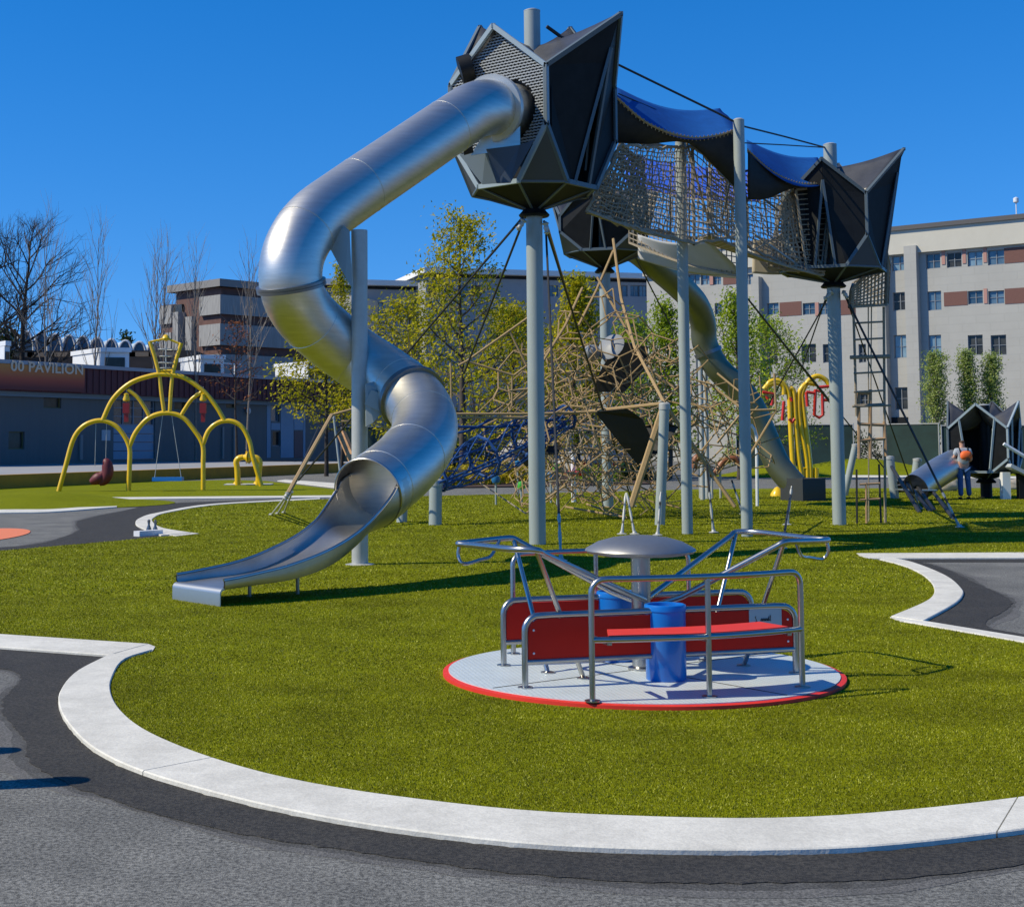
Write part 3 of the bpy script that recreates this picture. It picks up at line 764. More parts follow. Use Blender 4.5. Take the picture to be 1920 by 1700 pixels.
def cabin(parent, c, rot, Rc, zc_top, zc_low, zf, zcone, apex, zroof, rr=(.95, .40), faces=('mesh', 'open', 'open', 'open'), pole_r=.13, scale_frame=.075, tubehole=None, slot=.72, pale=()):
    """c: xy centre; corners at rot + 90k; apex: list of (radius, z, angle offset)"""
    C_ = Vector((c.x, c.y, 0))
    def pol(a, r, z): return C_ + Vector((math.cos(a) * r, math.sin(a) * r, z))
    K = 4; ct = [pol(rot + k * math.pi / 2, Rc, zc_top) for k in range(K)]; cl = [pol(rot + k * math.pi / 2, Rc, zc_low) for k in range(K)]
    ap = []; r1 = []; r2 = []
    for k in range(K):
        am = rot + k * math.pi / 2 + math.pi / 4
        r, z, da = apex[k]; ap.append(pol(am + da, r, z))
        mid = Vector((math.cos(am), math.sin(am), 0)); tn = Vector((-mid.y, mid.x, 0))
        r1.append(C_ + mid * rr[0] - tn * rr[1] + Vector((0, 0, zf))); r2.append(C_ + mid * rr[0] + tn * rr[1] + Vector((0, 0, zf)))
    top = C_ + Vector((0, 0, zroof)); bot = C_ + Vector((0, 0, zcone))
    # roof: one folded black sheet with curved eaves
    m = MB(); vs = []; fs = []
    def patch(c0, ap_, flip):
        N = 7; o = len(vs)
        for i in range(N + 1):
            u = i / N; e = c0.lerp(ap_, u); e.z -= .04 * math.sin(math.pi * u)
            ri = top.lerp(ap_, u * .0)
            for j in range(N + 1):
                v = j / N; inner = top
                p = inner.lerp(e, v); p.z -= .16 * math.sin(math.pi * v) * (1 - u) + .05 * math.sin(math.pi * v) * u
                vs.append(p)
        for i in range(N):
            for j in range(N):
                q = (o + i * (N + 1) + j, o + (i + 1) * (N + 1) + j, o + (i + 1) * (N + 1) + j + 1, o + i * (N + 1) + j + 1)
                fs.append(q if flip else q[::-1])
    for k in range(K): patch(ct[k], ap[k], True); patch(ct[(k + 1) % K], ap[k], False)
    m.add(vs, fs); ro = m.build('roof', M_ROOF, parent, smooth=True)
    so = ro.modifiers.new('th', 'SOLIDIFY'); so.thickness = .03; so.offset = -1
    # cone below the floor
    ringp = []
    for k in range(K): ringp += [r1[k], r2[k]]
    m = MB(); n = len(ringp)
    m.add([p for p in ringp] + [bot], [(i, n, (i + 1) % n) for i in range(n)] + [tuple(range(n))])
    m.build('underside', M_BLACK, parent)
    m = MB()
    for p in ringp: m.bar(p, bot, .04, .04)
    m.tube(ringp, .03, 6, closed=True); m.build('floor_frame', M_FRAME, parent)
    for k in range(K):
        a, b = ct[k], ct[(k + 1) % K]; la, lb = cl[k], cl[(k + 1) % K]; A = ap[k]
        out_ = (A - C_); out_.z = 0; out_.normalize()
        # lower corner triangle facet below each corner
        m = MB(); m.panel([cl[k], r2[(k - 1) % K], r1[k]], .03); m.build('corner_panel', M_LOWERD, parent)
        # frame hoop around the opening
        m = MB(); hoop = [la, a, A, b, lb, r2[k], r1[k]]
        if scale_frame:
            for p, q in zip(hoop, hoop[1:] + hoop[:1]): m.bar(p, q, scale_frame, scale_frame * .8, up=out_)
            for p in hoop: m.box(p, (scale_frame * .9,) * 3)
            m.build('face_frame', M_FRAME_LIT if k in pale else M_FRAME, parent)
        cen = sum(hoop, Vector()) / 7
        inn = [p.lerp(cen, .03) - out_ * .03 for p in hoop]
        if faces[k] == 'mesh':
            nrm_ = (b - a).cross(la - a).normalized(); nrm_ = nrm_ if nrm_.dot(out_) > 0 else -nrm_
            pl = [la, a, A, b, lb]
            m = MB(); slats(pl + [lb.lerp(r2[k], .35), la.lerp(r1[k], .35)], nrm_, m, tubehole); m.build('louvre_panel', M_SLAT, parent)
            m = MB(); m.panel([p - out_ * .16 for p in [la, a, A, b, lb, r2[k], r1[k]]], .02); m.build('backing_panel', M_BLACK, parent)
        elif faces[k] in ('open', 'back'):
            # dark side sheets that meet above a tall slot
            f1 = r1[k].lerp(r2[k], .26); f2 = r2[k].lerp(r1[k], .26); M_ = ((r1[k] + r2[k]) / 2).lerp(A, slot) - out_ * .05
            for poly, e_ in (([a, la, r1[k], f1, M_, A], f1), ([b, lb, r2[k], f2, M_, A], f2)):
                m = MB(); m.panel([p - out_ * .03 for p in poly], .02); m.build('side_sheet', M_BLACK, parent)
                m = MB(); m.bar(M_.lerp(A, .3), e_, .045, .045); m.build('mullion', M_FRAME, parent)
        elif faces[k] == 'door':
            s1 = a.lerp(A, .40); f1 = r1[k].lerp(r2[k], .08); s2 = b.lerp(A, .40); f2 = r2[k].lerp(r1[k], .08)
            for poly, (u_, v_) in (([a, la, r1[k], f1, s1], (s1, f1)), ([b, lb, r2[k], f2, s2], (s2, f2))):
                m = MB(); m.panel([p - out_ * .03 for p in poly], .02); m.build('side_sheet', M_BLACK, parent)
                m = MB(); m.bar(u_, v_, .05, .05); m.build('mullion', M_FRAME_LIT, parent)
        elif faces[k] == 'half':
            s1 = a.lerp(A, .55); f1 = r1[k].lerp(r2[k], .3)
            m = MB(); m.panel([a, la, r1[k], f1, s1], .02); m.build('side_sheet', M_BLACK, parent)
    m = MB(); m.lathe([(pole_r + .10, 0), (pole_r + .12, .03), (pole_r + .005, .16)], (c.x, c.y, zcone - .08), 20); m.build('collar', M_BLACK, parent, smooth=True)
    return dict(ct=ct, cl=cl, ap=ap, r1=r1, r2=r2, top=top, bot=bot)
M_LOWERD = mat('corner_facet_paint', (.055, .06, .062), .5)
M_FRAME_LIT = mat('sunlit_frame', (.30, .37, .41), .4)  # frame colour lightened to look sunlit on the chosen faces
M_SLAT = mat('louvre_grey', (.30, .32, .33), .5)
def dist_at(py_base): return G(960, py_base).y

# tower 1 (front)
b = G(1008, 1022); T1 = Vector((b.x, b.y, 0)); D1 = b.y
def Z(py, Y, px=1000): return P(px, py, Y).z
t1 = thing('climbing_tower', 'tallest black crystal tower cabin, the one the steel tube slide leaves from', 'play tower', T1, 'crystal cabins raised on poles')
pole(t1, T1, Z(22, D1), .135)
k1 = cabin(t1, T1, R(-86), 1.36, Z(130, D1 - 1.1), Z(238, D1 - 1.1), Z(343, D1 - .8), Z(398, D1), [(1.66, Z(34, D1 - .8), R(4)), (1.1, Z(60, D1 + 1), 0), (1.1, Z(60, D1 + 1), 0), (1.10, Z(50, D1 - .8), R(2))], Z(92, D1),
           faces=('open', 'open', 'back', 'mesh'), pole_r=.135, pale=(3,), tubehole=(P(945, 205, 22.6), .52))
# white ring and bright plate round the slide entry, grey lower panel
m = MB(); ec = P(945, 206, 22.55); et = (sp_[14] - sp_[5]).normalized()
m.lathe([(TUBE_R + .01, -.04), (TUBE_R + .09, -.04), (TUBE_R + .09, .05), (TUBE_R + .01, .05)], sp_[8], 44, axis=et)
m.build('entry_ring', mat('bright_ring', (.62, .62, .60), .35, .6), t1, smooth=True)
m = MB(); m.panel([P(975, 175, 22.45), P(975, 278, 22.4), P(882, 292, 22.25), P(905, 255, 22.3)], .02); m.build('entry_plate', M_STEEL, t1)
m = MB(); q1, q2 = k1['r1'][3], k1['r2'][3]
lowpoly = [P(862, 290, 22.6), P(905, 346, 22.45), P(932, 344, 22.35), P(912, 280, 22.3)]
m.panel(lowpoly, .03); m.build('apron_panel', mat('pale_apron', (.17, .21, .235), .45, .2), t1)
m = MB(); m.panel([P(912, 280, 22.3), P(932, 344, 22.35), P(957, 343, 22.3), P(1002, 262, 22.15), P(975, 272, 22.25)], .03); m.build('apron_panel', mat('slate_apron', (.055, .075, .11), .45, .2), t1)
m = MB(); m.tube([P(885, 125, 23.2), P(862, 132, 23.2)], .22, 20); m.build('spout', M_BLACK, t1, smooth=True)
m = MB(); m.panel([P(868, 276, 22.2), P(885, 270, 22.2), P(888, 286, 22.2), P(870, 291, 22.2)], .05); m.build('access_plate', M_BLACK, t1)
# inside ladder/rail glimpsed in the opening
m = MB(); m.bar(P(1072, 220, 23.2), P(1105, 245, 23.4), .03, .03); m.build('inner_rail', M_POLE, t1)
m = MB(); m.bar(P(1105, 245, 23.4), P(1098, 320, 23.4), .03, .03); m.build('inner_rail', M_POLE, t1)
# cable clamps
def shackle(parent, a, b, r=.035):
    m = MB(); a, b = Vector(a), Vector(b); d = (b - a).normalized()
    L = (b - a).length
    m.lathe([(.012, 0), (r, .04), (r * .55, L * .3), (r * .8, L * .5), (r * .5, L * .75), (r * .9, L * .85), (.01, L)], a, 10, axis=d)
    return m.build('turnbuckle', M_POLEG, parent, smooth=True)

# tower 2 (right)
b = G(1574, 985); T2 = Vector((b.x, b.y, 0)); D2 = b.y
t2 = thing('climbing_tower', 'right hand black crystal tower cabin with a rope ladder hanging below it', 'play tower', T2, 'crystal cabins raised on poles')
pole(t2, T2, Z(272, D2, 1555), .13)
k2 = cabin(t2, T2, R(-70), 1.10, Z(362, D2 - 1, 1600), Z(440, D2 - 1, 1600), Z(500, D2 - .8, 1590), Z(532, D2, 1570), [(1.40, Z(290, D2, 1680), R(2)), (1.0, Z(310, D2 + 1, 1560), 0), (1.0, Z(310, D2 + 1, 1560), 0), (1.05, Z(300, D2 - .8, 1540), 0)], Z(318, D2, 1560),
           faces=('open', 'back', 'back', 'open'), pole_r=.13, scale_frame=.06)
# tower 3 (behind)
b3 = G(1140, 952); T3 = Vector((b3.x, b3.y, 0)); D3 = b3.y
t3 = thing('climbing_tower', 'farthest black crystal shaped tower cabin, half hidden behind the rope climber', 'play tower', T3, 'crystal cabins raised on poles')
pole(t3, T3, Z(330, D3, 1132), .14)
k3 = cabin(t3, T3, R(-62), 1.35, Z(400, D3 - 1, 1140), Z(430, D3 - 1, 1140), Z(468, D3 - .8, 1140), Z(506, D3, 1130), [(1.5, Z(345, D3, 1132), 0)] * 4, Z(362, D3, 1132),
           faces=('open', 'back', 'back', 'open'), pole_r=.14, scale_frame=.07)
# two plain support poles
for px0, py0, py1, lab in ((1289, 1002, 268, 'slim grey pole left of its taller twin, holding up the tan net bridge'), (1401, 1007, 226, 'slim grey pole with cables clamped to its top, left of the right tower')):
    b = G(px0, py0); t = thing('support_pole', lab, 'pole', (b.x, b.y, 0), 'poles carrying the net bridge'); o = pole(t, b, Z(py1, b.y, px0), .098)

# ------------------------------------------------------------------ rope nets
def net(parent, name, c00, c10, c11, c01, nu, nv, r=.012, sag=0.0, m_=None, edge=.03, sagdir=Vector((0, 0, -1)), jit=.0):
    """bilinear rope net between four corners; c00-c10 bottom, c01-c11 top"""
    c00, c10, c11, c01 = map(Vector, (c00, c10, c11, c01)); rr_ = random.Random(len(name) + nu * 7 + nv)
    def pt(u, v):
        p = (c00 * (1 - u) + c10 * u) * (1 - v) + (c01 * (1 - u) + c11 * u) * v
        return p + sagdir * sag * math.sin(math.pi * u) * (1 if v in (0, 1) else 1)
    grid = [[pt(i / nu, j / nv) + Vector((rr_.uniform(-jit, jit), rr_.uniform(-jit, jit), rr_.uniform(-jit, jit))) for j in range(nv + 1)] for i in range(nu + 1)]
    m = MB()
    for i in range(nu + 1): m.tube(grid[i], edge if i in (0, nu) else r, 4, caps=False)
    for j in range(nv + 1): m.tube([grid[i][j] for i in range(nu + 1)], edge if j in (0, nv) else r, 4, caps=False)
    return m.build(name, m_ or M_NET, parent), grid
def cloth(parent, name, c00, c10, c11, c01, m_, sag=.3, n=14, dirv=Vector((0, 0, -1)), th=.008, sag2=None):
    sag2 = sag if sag2 is None else sag2
    c00, c10, c11, c01 = map(Vector, (c00, c10, c11, c01)); vs = []; fs = []
    for i in range(n + 1):
        for j in range(n + 1):
            u, v = i / n, j / n; p = (c00 * (1 - u) + c10 * u) * (1 - v) + (c01 * (1 - u) + c11 * u) * v
            vs.append(p + dirv * ((sag * (1 - v) + sag2 * v) * math.sin(math.pi * u) + .12 * math.sin(3 * math.pi * u + 4 * v) * math.sin(math.pi * v) * sag))
    for i in range(n):
        for j in range(n):
            a = i * (n + 1) + j; fs.append((a, a + n + 1, a + n + 2, a + 1))
    m = MB(); m.add(vs, fs); o = m.build(name, m_, parent, smooth=True); s_ = o.modifiers.new('th', 'SOLIDIFY'); s_.thickness = th; return o
M_CLOTHSHADE = mat('shaded_cloth_black', (.016, .014, .012), .8, nscale=9, namt=.4)  # near-black colour stands for shade on the inner cloth side
br = thing('net_bridge', 'tan rope net bridge with blue shade cloths slung between the three towers', 'net bridge', (T1.x + 3, 26.5, 0))
# floors and walls: front run tower 1 to middle
e = net(br, 'net_wall', P(1100, 395, 23.6), P(1300, 456, 25.7), P(1300, 275, 25.9), P(1165, 272, 23.9), 26, 18, .0105, .03, jit=.025)[1]
net(br, 'net_wall', P(1100, 392, 24.2), P(1215, 438, 25.0), P(1205, 300, 25.1), P(1165, 270, 24.4), 16, 16, .02, .04, jit=.03)
net(br, 'net_wall', P(1115, 398, 25.6), P(1300, 448, 28.0), P(1300, 275, 28.2), P(1165, 262, 25.8), 16, 11, .010, .05, jit=.03)
net(br, 'net_floor', P(1100, 395, 23.6), P(1300, 456, 25.7), P(1300, 448, 28.0), P(1115, 398, 25.6), 20, 12, .018, .06)
net(br, 'net_wall', P(1300, 456, 25.7), P(1400, 436, 27.0), P(1400, 372, 27.1), P(1300, 272, 25.9), 12, 14, .010, .02, jit=.02)
# middle to tower 2
net(br, 'net_wall', P(1330, 420, 26.6), P(1500, 512, 28.2), P(1500, 345, 28.4), P(1330, 300, 26.8), 24, 16, .0105, .02, jit=.025)
net(br, 'net_wall', P(1300, 445, 28.2), P(1510, 500, 29.8), P(1490, 350, 29.9), P(1300, 330, 28.4), 22, 12, .010, .04, jit=.03)
net(br, 'net_floor', P(1330, 440, 26.6), P(1530, 514, 28.0), P(1520, 506, 29.6), P(1310, 448, 28.2), 22, 12, .02, .07)
net(br, 'net_wall', P(1440, 500, 27.9), P(1545, 516, 28.1), P(1490, 350, 28.2), P(1462, 390, 28.0), 10, 16, .02, .0, jit=.02)
# run back to tower 3
net(br, 'net_wall', P(1180, 455, 35.6), P(1400, 520, 31.5), P(1400, 380, 31.6), P(1180, 345, 35.8), 26, 12, .015, .1)
M_SAND = mat('sand_fabric', (.50, .44, .34), .85, nscale=3, namt=.06)
cloth(br, 'fabric_panel', P(1196, 486, 36.0), P(1400, 520, 31.8), P(1330, 452, 31.0), P(1196, 440, 35.2), mat('pale_grey_fabric', (.42, .42, .42), .85, nscale=2, namt=.06), .12)
cloth(br, 'fabric_panel', P(1410, 512, 29.0), P(1500, 512, 29.2), P(1480, 452, 29.4), P(1412, 448, 29.2), M_SAND, .03)
m = MB(); m.tube(catmull([P(1212, 484, 35.9), P(1260, 502, 34.6), P(1330, 514, 33.2), P(1400, 520, 31.7)], 5), .045, 6); m.build('edge_rope', mat('pale_rope', (.62, .48, .30), .85), br)
M_BLUEF2 = mat('bright_blue_cloth', (.03, .12, .62), .7)
# blue canopies
cloth(br, 'shade_cloth', P(1150, 180, 23.9), P(1382, 243, 25.7), P(1350, 203, 27.2), P(1150, 160, 25.4), M_BLUEF, .42, sag2=.20)
cloth(br, 'shade_cloth', P(1402, 284, 26.6), P(1566, 340, 28.2), P(1533, 295, 29.8), P(1400, 262, 28.2), M_BLUEF, .34, sag2=.12)
cloth(br, 'shade_cloth', P(1172, 345, 29.6), P(1425, 378, 30.0), P(1425, 318, 32.0), P(1172, 288, 32.0), M_BLUEF2, .10)
# shaded inner side of the canopy cloth, its shade painted as black panels
def side(topc, lowc, Yt0, Yt1):
    t_ = catmull([P(*p) for p in topc], 5); l_ = catmull([P(*p) for p in lowc], 5); n = 30
    t_ = resample(t_, n); l_ = resample(l_, n); vs = []; fs = []
    for a, b in zip(t_, l_): vs += [a, a.lerp(b, .5), b]
    for i in range(n - 1):
        for j in range(2): fs.append((i * 3 + j, i * 3 + 3 + j, i * 3 + 4 + j, i * 3 + 1 + j))
    m = MB(); m.add(vs, fs); o = m.build('shaded_side', M_CLOTHSHADE, br, smooth=True); s_ = o.modifiers.new('th', 'SOLIDIFY'); s_.thickness = .01
    # scalloped lacing rope along the upper edge
    m = MB(); m.tube(t_, .02, 5)
    fine = resample(t_, 34)
    for p in fine: m.bar(p + Vector((0, -.01, .035)), p - Vector((0, -.01, .05)), .018)
    m.build('lacing', M_ROPE, br)
side([(1148, 176, 23.85), (1215, 232, 24.3), (1290, 258, 25.0), (1345, 254, 25.4), (1385, 242, 25.7)], [(1148, 268, 24.2), (1215, 270, 24.6), (1290, 268, 25.2), (1345, 318, 25.8), (1400, 375, 26.4)], 0, 0)
side([(1402, 282, 26.6), (1445, 320, 27.1), (1500, 345, 27.7), (1566, 340, 28.2)], [(1402, 375, 26.6), (1440, 372, 27.1), (1490, 352, 27.7), (1566, 344, 28.2)], 0, 0)
side([(1488, 352, 28.0), (1520, 348, 28.2), (1566, 342, 28.4)], [(1510, 505, 28.2), (1530, 508, 28.2), (1546, 508, 28.4)], 0, 0)
net(br, 'net_wall', P(1512, 506, 28.0), P(1545, 510, 28.1), P(1560, 350, 28.3), P(1492, 356, 28.0), 3, 16, .012, 0)
# cables over the bridge
def cable(parent, pts, r=.016, name='cable', m_=None, sm=0):
    pp = [P(*p) for p in pts]
    if sm: pp = catmull(pp, sm)
    m = MB(); m.tube(pp, r, 6); return m.build(name, m_ or M_DROPE, parent)
cable(br, [(1025, 50, 23.4), (1050, 68, 23.5)], .03); cable(br, [(1050, 68, 23.5), (1160, 122, 24.2), (1345, 212, 25.2), (1388, 234, 25.4)], .020)
cable(br, [(1390, 236, 25.4), (1470, 256, 27.2), (1548, 277, D2)], .018); cable(br, [(1160, 176, 24.6), (1240, 210, 26.0)], .012)
cable(br, [(1392, 268, 25.5), (1470, 272, 27.4), (1548, 277, D2)], .012)
cable(br, [(1288, 268, 26.2), (1330, 420, 27.5), (1342, 440, 27.6)], .022, m_=M_NET); cable(br, [(1385, 262, 25.6), (1352, 420, 27.2)], .02, m_=M_FRAME)
cable(br, [(1290, 262, 26.2), (1460, 395, 27.8)], .02, m_=M_FRAME); cable(br, [(1412, 470, 27), (1480, 430, 28.3)], .02, m_=M_NET)
cable(br, [(1165, 330, 26), (1250, 355, 27), (1340, 368, 28.2), (1400, 372, 29), (1480, 366, 29.4)], .02, m_=M_NET, sm=4)
for i in range(8):
    a = 1190 + i * 34; cable(br, [(a, 290 + i * 6, 27.0 + i * .2), (a - 8 + i * 3, 452 - abs(4 - i) * 4, 27.4 + i * .15)], .013, m_=M_DROPE)
# entry frame of the bridge at tower 1 and 2
m = MB(); hx = [P(1490, 350, 28.1), P(1456, 385, 28.1), P(1455, 440, 28.1), P(1520, 512, 28.1)]
for a, b_ in zip(hx, hx[1:]): m.bar(a, b_, .04)
m.build('entry_frame', M_POLE, br)
m = MB(); m.bar(P(1415, 440, 27.5), P(1512, 508, 28.2), .035); m.bar(P(1540, 500, 28.2), P(1556, 350, 28.3), .03); m.build('entry_frame', M_POLE, br)

# rope tunnel and ladder hanging under tower 2
ld = thing('rope_ladder', 'rope mesh sock and rung ladder hanging below the right tower down to the grass', 'rope ladder', (P(1640, 985, 29.5).x, 29.5, 0))
top4 = [(1595, 545, 28.6), (1662, 470, 28.9), (1668, 495, 30.2), (1600, 530, 30.4)]; bot4 = [(1592, 576, 28.7), (1660, 572, 28.9), (1664, 570, 30.2), (1600, 573, 30.4)]
for i in range(4):
    j = (i + 1) % 4; net(ld, 'net_sock', P(*bot4[i]), P(*bot4[j]), P(*top4[j]), P(*top4[i]), 10, 9, .016, 0)
def rl(a, b_, lab, r=.022): cable(ld, [a, b_], r, name=lab, m_=M_NET)
rl((1600, 575, 29), (1606, 780, 29.2), 'side_rope', .026); rl((1657, 575, 29), (1660, 990, 29.4), 'side_rope', .026); rl((1628, 575, 29.4), (1629, 985, 29.8), 'side_rope', .012); rl((1634, 575, 29.4), (1632, 850, 29.8), 'side_rope', .012)
for y in (606, 637, 700, 735, 760): rl((1601, y, 29), (1658, y - 3, 29.05), 'rung', .02)
rl((1594, 670, 29), (1668, 668, 29), 'rung', .04); rl((1598, 762, 29), (1670, 760, 29), 'rung', .022)
M_WOODL = mat('tan_timber', (.38, .24, .13), .7, nscale=9, namt=.25)
for a, b_ in (((1610, 735, 29.2), (1611, 860, 29.2)), ((1632, 730, 29.2), (1632, 860, 29.2)), ((1658, 790, 29.2), (1662, 855, 29.2)), ((1608, 737, 29.2), (1632, 737, 29.2)), ((1610, 795, 29.2), (1662, 797, 29.2)), ((1610, 826, 29.2), (1662, 822, 29.2)), ((1612, 908, 29.2), (1650, 906, 29.2)), ((1613, 937, 29.2), (1650, 935, 29.2)), ((1624, 905, 29.2), (1625, 985, 29.2))):
    cable(ld, [a, b_], .032 if a[1] < 860 else .022, name='rung_frame', m_=M_WOODL)
cable(ld, [(1606, 880, 29.2), (1607, 985, 29.2)], .02, name='side_rope'); cable(ld, [(1648, 870, 29.3), (1652, 985, 29.3)], .02, name='side_rope')

# guy wires from the towers to ground anchors
gy = thing('guy_cables', 'dark guy cables fanning from the tower poles down to steel ground anchors', 'cables', (T1.x, T1.y + 3, 0))
def guy(a, b_, r=.02, anchor=True, m_=None, parent=None):
    parent = parent or gy; A, B_ = P(*a), (G(b_[0], b_[1]) if len(b_) == 2 else P(*b_))
    m = MB(); m.tube([A, B_], r, 6); m.build('cable', m_ or M_DROPE, parent)
    if anchor:
        d = (A - B_).normalized(); shackle(parent, B_, B_ + d * .8, .032)
        m = MB(); m.lathe([(.09, 0), (.09, .015), (.04, .03), (.03, .06)], (B_.x, B_.y, 0.01), 14); m.build('anchor', M_POLEG, parent, smooth=True)
guy((980, 408, 23.3), (560, 900, 31), .022, False); guy((977, 425, 23.3), (870, 700, 29), .020, False)
for a, b_ in (((1020, 412, 23.4), (1058, 560, 24.4)), ):
    pass
guy((1020, 415, 23.5), (1188, 950), .022); guy((1024, 440, 23.5), (1052, 1053), .018)
guy((1560, 545, D2), (1440, 760, 33), .016, False); guy((1552, 548, D2), (1500, 700, 33), .014, False)
guy((1580, 545, D2), (1800, 990), .022); guy((1582, 545, D2), (1725, 955), .016)
guy((1390, 545, 25.5), (1560, 760, 34), .016, False); guy((1402, 560, 25.5), (1660, 880, 38), .016, False)
guy((1185, 470, D3), (1262, 620, 42), .02, False)
for a in ((1340, 950), (1392, 965)): pass
for (x0, y0), (x1, y1) in (((1325, 870), (1338, 1000)), ((1170, 960), (1166, 1003)), ((1182, 960), (1190, 1003)), ((1238, 940), (1233, 1005)), ((1484, 915), (1476, 985)), ((1372, 900), (1393, 965))):
    B_ = G(x1, y1); guy((x0, y0, B_.y + .15), (x1, y1), .02)
guy((1484, 915, 30), (1466, 1030), .02, True)
shackle(t1, P(984, 410, 23.2), P(970, 432, 23.2), .06); shackle(t1, P(1022, 415, 23.2), P(1026, 440, 23.2), .06)
shackle(t2, P(1562, 545, D2 - .2), P(1545, 562, D2 - .2), .06); shackle(t2, P(1580, 545, D2 - .2), P(1590, 560, D2 - .2), .06)

# ------------------------------------------------------------------ second (rear) tube slide
ctrl = [(1170, 462, 37.6), (1195, 470, 38.0), (1232, 500, 38.6), (1272, 535, 39.6), (1303, 568, 40.6), (1318, 605, 41.2), (1322, 645, 41.4), (1345, 690, 41.4), (1382, 725, 41.4), (1410, 762, 41.4), (1432, 812, 41.4), (1458, 870, 41.2), (1484, 903, 41.0), (1500, 918, 40.9)]
q_ = catmull([P(*c_) for c_ in ctrl], 6); e_ = q_[-1]
s2 = thing('tube_slide', 'rear dull olive tube slide dropping from the far tower beside the yellow pipes', 'slide', (e_.x, e_.y, 0))
M_STEEL2 = mat('dull_steel', (.17, .18, .12), .42, .7, nscale=3, namt=.08)
rr_ = [.36] * (len(q_) - 14) + [.36 + .16 * i / 13 for i in range(14)]
m = MB(); m.tube(q_[:-3], .36, 28, caps=False); m.tube(q_[:-3], .35, 28, caps=False); m.build('tube', M_STEEL2, s2, smooth=True)
t_ = (q_[38] - q_[37]).normalized(); m = MB(); m.lathe([(.36, -.05), (.40, -.05), (.40, .05), (.36, .05)], q_[38], 30, axis=t_); m.build('flange', M_STEELD, s2, smooth=True)
m = MB(); pz = P(1500, 905, 40.8); m.box((pz.x + .05, pz.y - .1, .32), (.8, .95, .62), R(25)); m.build('exit_box', mat('dark_exit', (.05, .052, .05), .5, .3), s2)
for px, pt in ((1312, 617), (1322, 690)):
    a = P(px, pt, 41.4 if px == 1312 else 42); m = MB(); m.tube([(a.x, a.y, 0), a], .07, 12); m.build('leg', M_POLEG, s2, smooth=True)

# ------------------------------------------------------------------ space net climber (foam-like rope lattice)
def trunc_oct_edges(cen, a):
    """edges of a bitruncated cubic honeycomb around origin, cell size a"""
    base = []
    import itertools
    vs = set()
    for p in itertools.permutations((0, 1, 2)):
        for s1 in (1, -1):
            for s2 in (1, -1):
                v = [0, 0, 0]
                v[p.index(1)] = s1; v[p.index(2)] = s2 * 2
                vs.add(tuple(v))
    vs = list(vs)
    ed = [(u, v) for i, u in enumerate(vs) for v in vs[i + 1:] if sum((x - y) ** 2 for x, y in zip(u, v)) == 2]
    return ed
ED = trunc_oct_edges(None, 1)
CN = P(1140, 780, 33.2); CN.z = 0
cl = thing('rope_climber', 'big tan rope space net of many hexagon cells filling the middle of the grass', 'climbing net', (CN.x, CN.y, 0))
def lattice(parent, name, cen, a, inside, rot, r, m_, jit=.05, drop=.0):
    seen = {}; m = MB(); rr_ = random.Random(5); vpos = {}
    q = a / 4.0; N = 8
    for i in range(-N, N + 1):
        for j in range(-N, N + 1):
            for k in range(-N, N + 1):
                if (i + j) % 2 or (j + k) % 2: continue
                for u, v in ED:
                    A = (u[0] + 2 * i, u[1] + 2 * j, u[2] + 2 * k); B_ = (v[0] + 2 * i, v[1] + 2 * j, v[2] + 2 * k)
                    key = (A, B_) if A < B_ else (B_, A)
                    if key in seen: continue
                    seen[key] = 1
                    for w_ in (A, B_):
                        if w_ not in vpos: vpos[w_] = cen + rot @ Vector(w_) * q + Vector([rr_.uniform(-jit, jit) for _ in range(3)])
                    pa, pb_ = vpos[A], vpos[B_]
                    if inside(pa) and inside(pb_) and rr_.random() > drop:
                        m.tube([pa, pb_], r, 5, caps=False)
    return m.build(name, m_, parent)
def ins(p):
    d = p - Vector((CN.x, CN.y, 0)); h = p.z
    if h < .15 or h > 5.4: return False
    rad = 3.0 * (1 - ((h - 2.0) / 3.6) ** 2) if h > 2.0 else 1.9 + .55 * h
    if d.x > 1.3 and h > 4.2: return False
    return math.hypot(d.x / 1.0, d.y / 1.0) < max(.4, rad) + .15 * math.sin(5 * math.atan2(d.y, d.x))
lattice(cl, 'lattice', CN + Vector((0, 0, 2.4)), 1.5, ins, Matrix.Rotation(R(20), 3, 'Z') @ Matrix.Rotation(R(24), 3, 'X'), .017, M_ROPE, .08, .10)
def ins2(p):
    d = p - Vector((CN.x, CN.y, 0)); return .1 < p.z < 1.75 and ((d.x + .3) / 2.0) ** 2 + (d.y / 2.4) ** 2 < 1
lattice(cl, 'lattice', CN + Vector((0, 0, 1.1)), 1.1, ins2, Matrix.Rotation(R(50), 3, 'Z') @ Matrix.Rotation(R(15), 3, 'Y'), .011, M_ROPE, .07, .14)
def ins4(p):
    d = p - Vector((CN.x - .1, CN.y, 0)); return 1.9 < p.z < 4.0 and (d.x / 1.9) ** 2 + (d.y / 1.6) ** 2 < 1
lattice(cl, 'lattice', CN + Vector((0, 0, 2.9)), 1.0, ins4, Matrix.Rotation(R(65), 3, 'Z') @ Matrix.Rotation(R(30), 3, 'X'), .013, M_ROPE, .07, .14)
def ins3(p):
    d = p - Vector((CN.x + 2.7, CN.y, 0)); return .9 < p.z < 3.2 and (d.x / 1.3) ** 2 + (d.y / 1.8) ** 2 < 1
lattice(cl, 'lattice', CN + Vector((2.7, 0, 1.8)), 1.4, ins3, Matrix.Rotation(R(10), 3, 'Z') @ Matrix.Rotation(R(35), 3, 'Y'), .016, M_ROPE, .08, .12)
def rope(pts, r=.03, m_=None, name='main_rope', parent=None):
    m = MB(); m.tube([P(*p) for p in pts], r, 6); return m.build(name, m_ or M_ROPE, parent or cl)
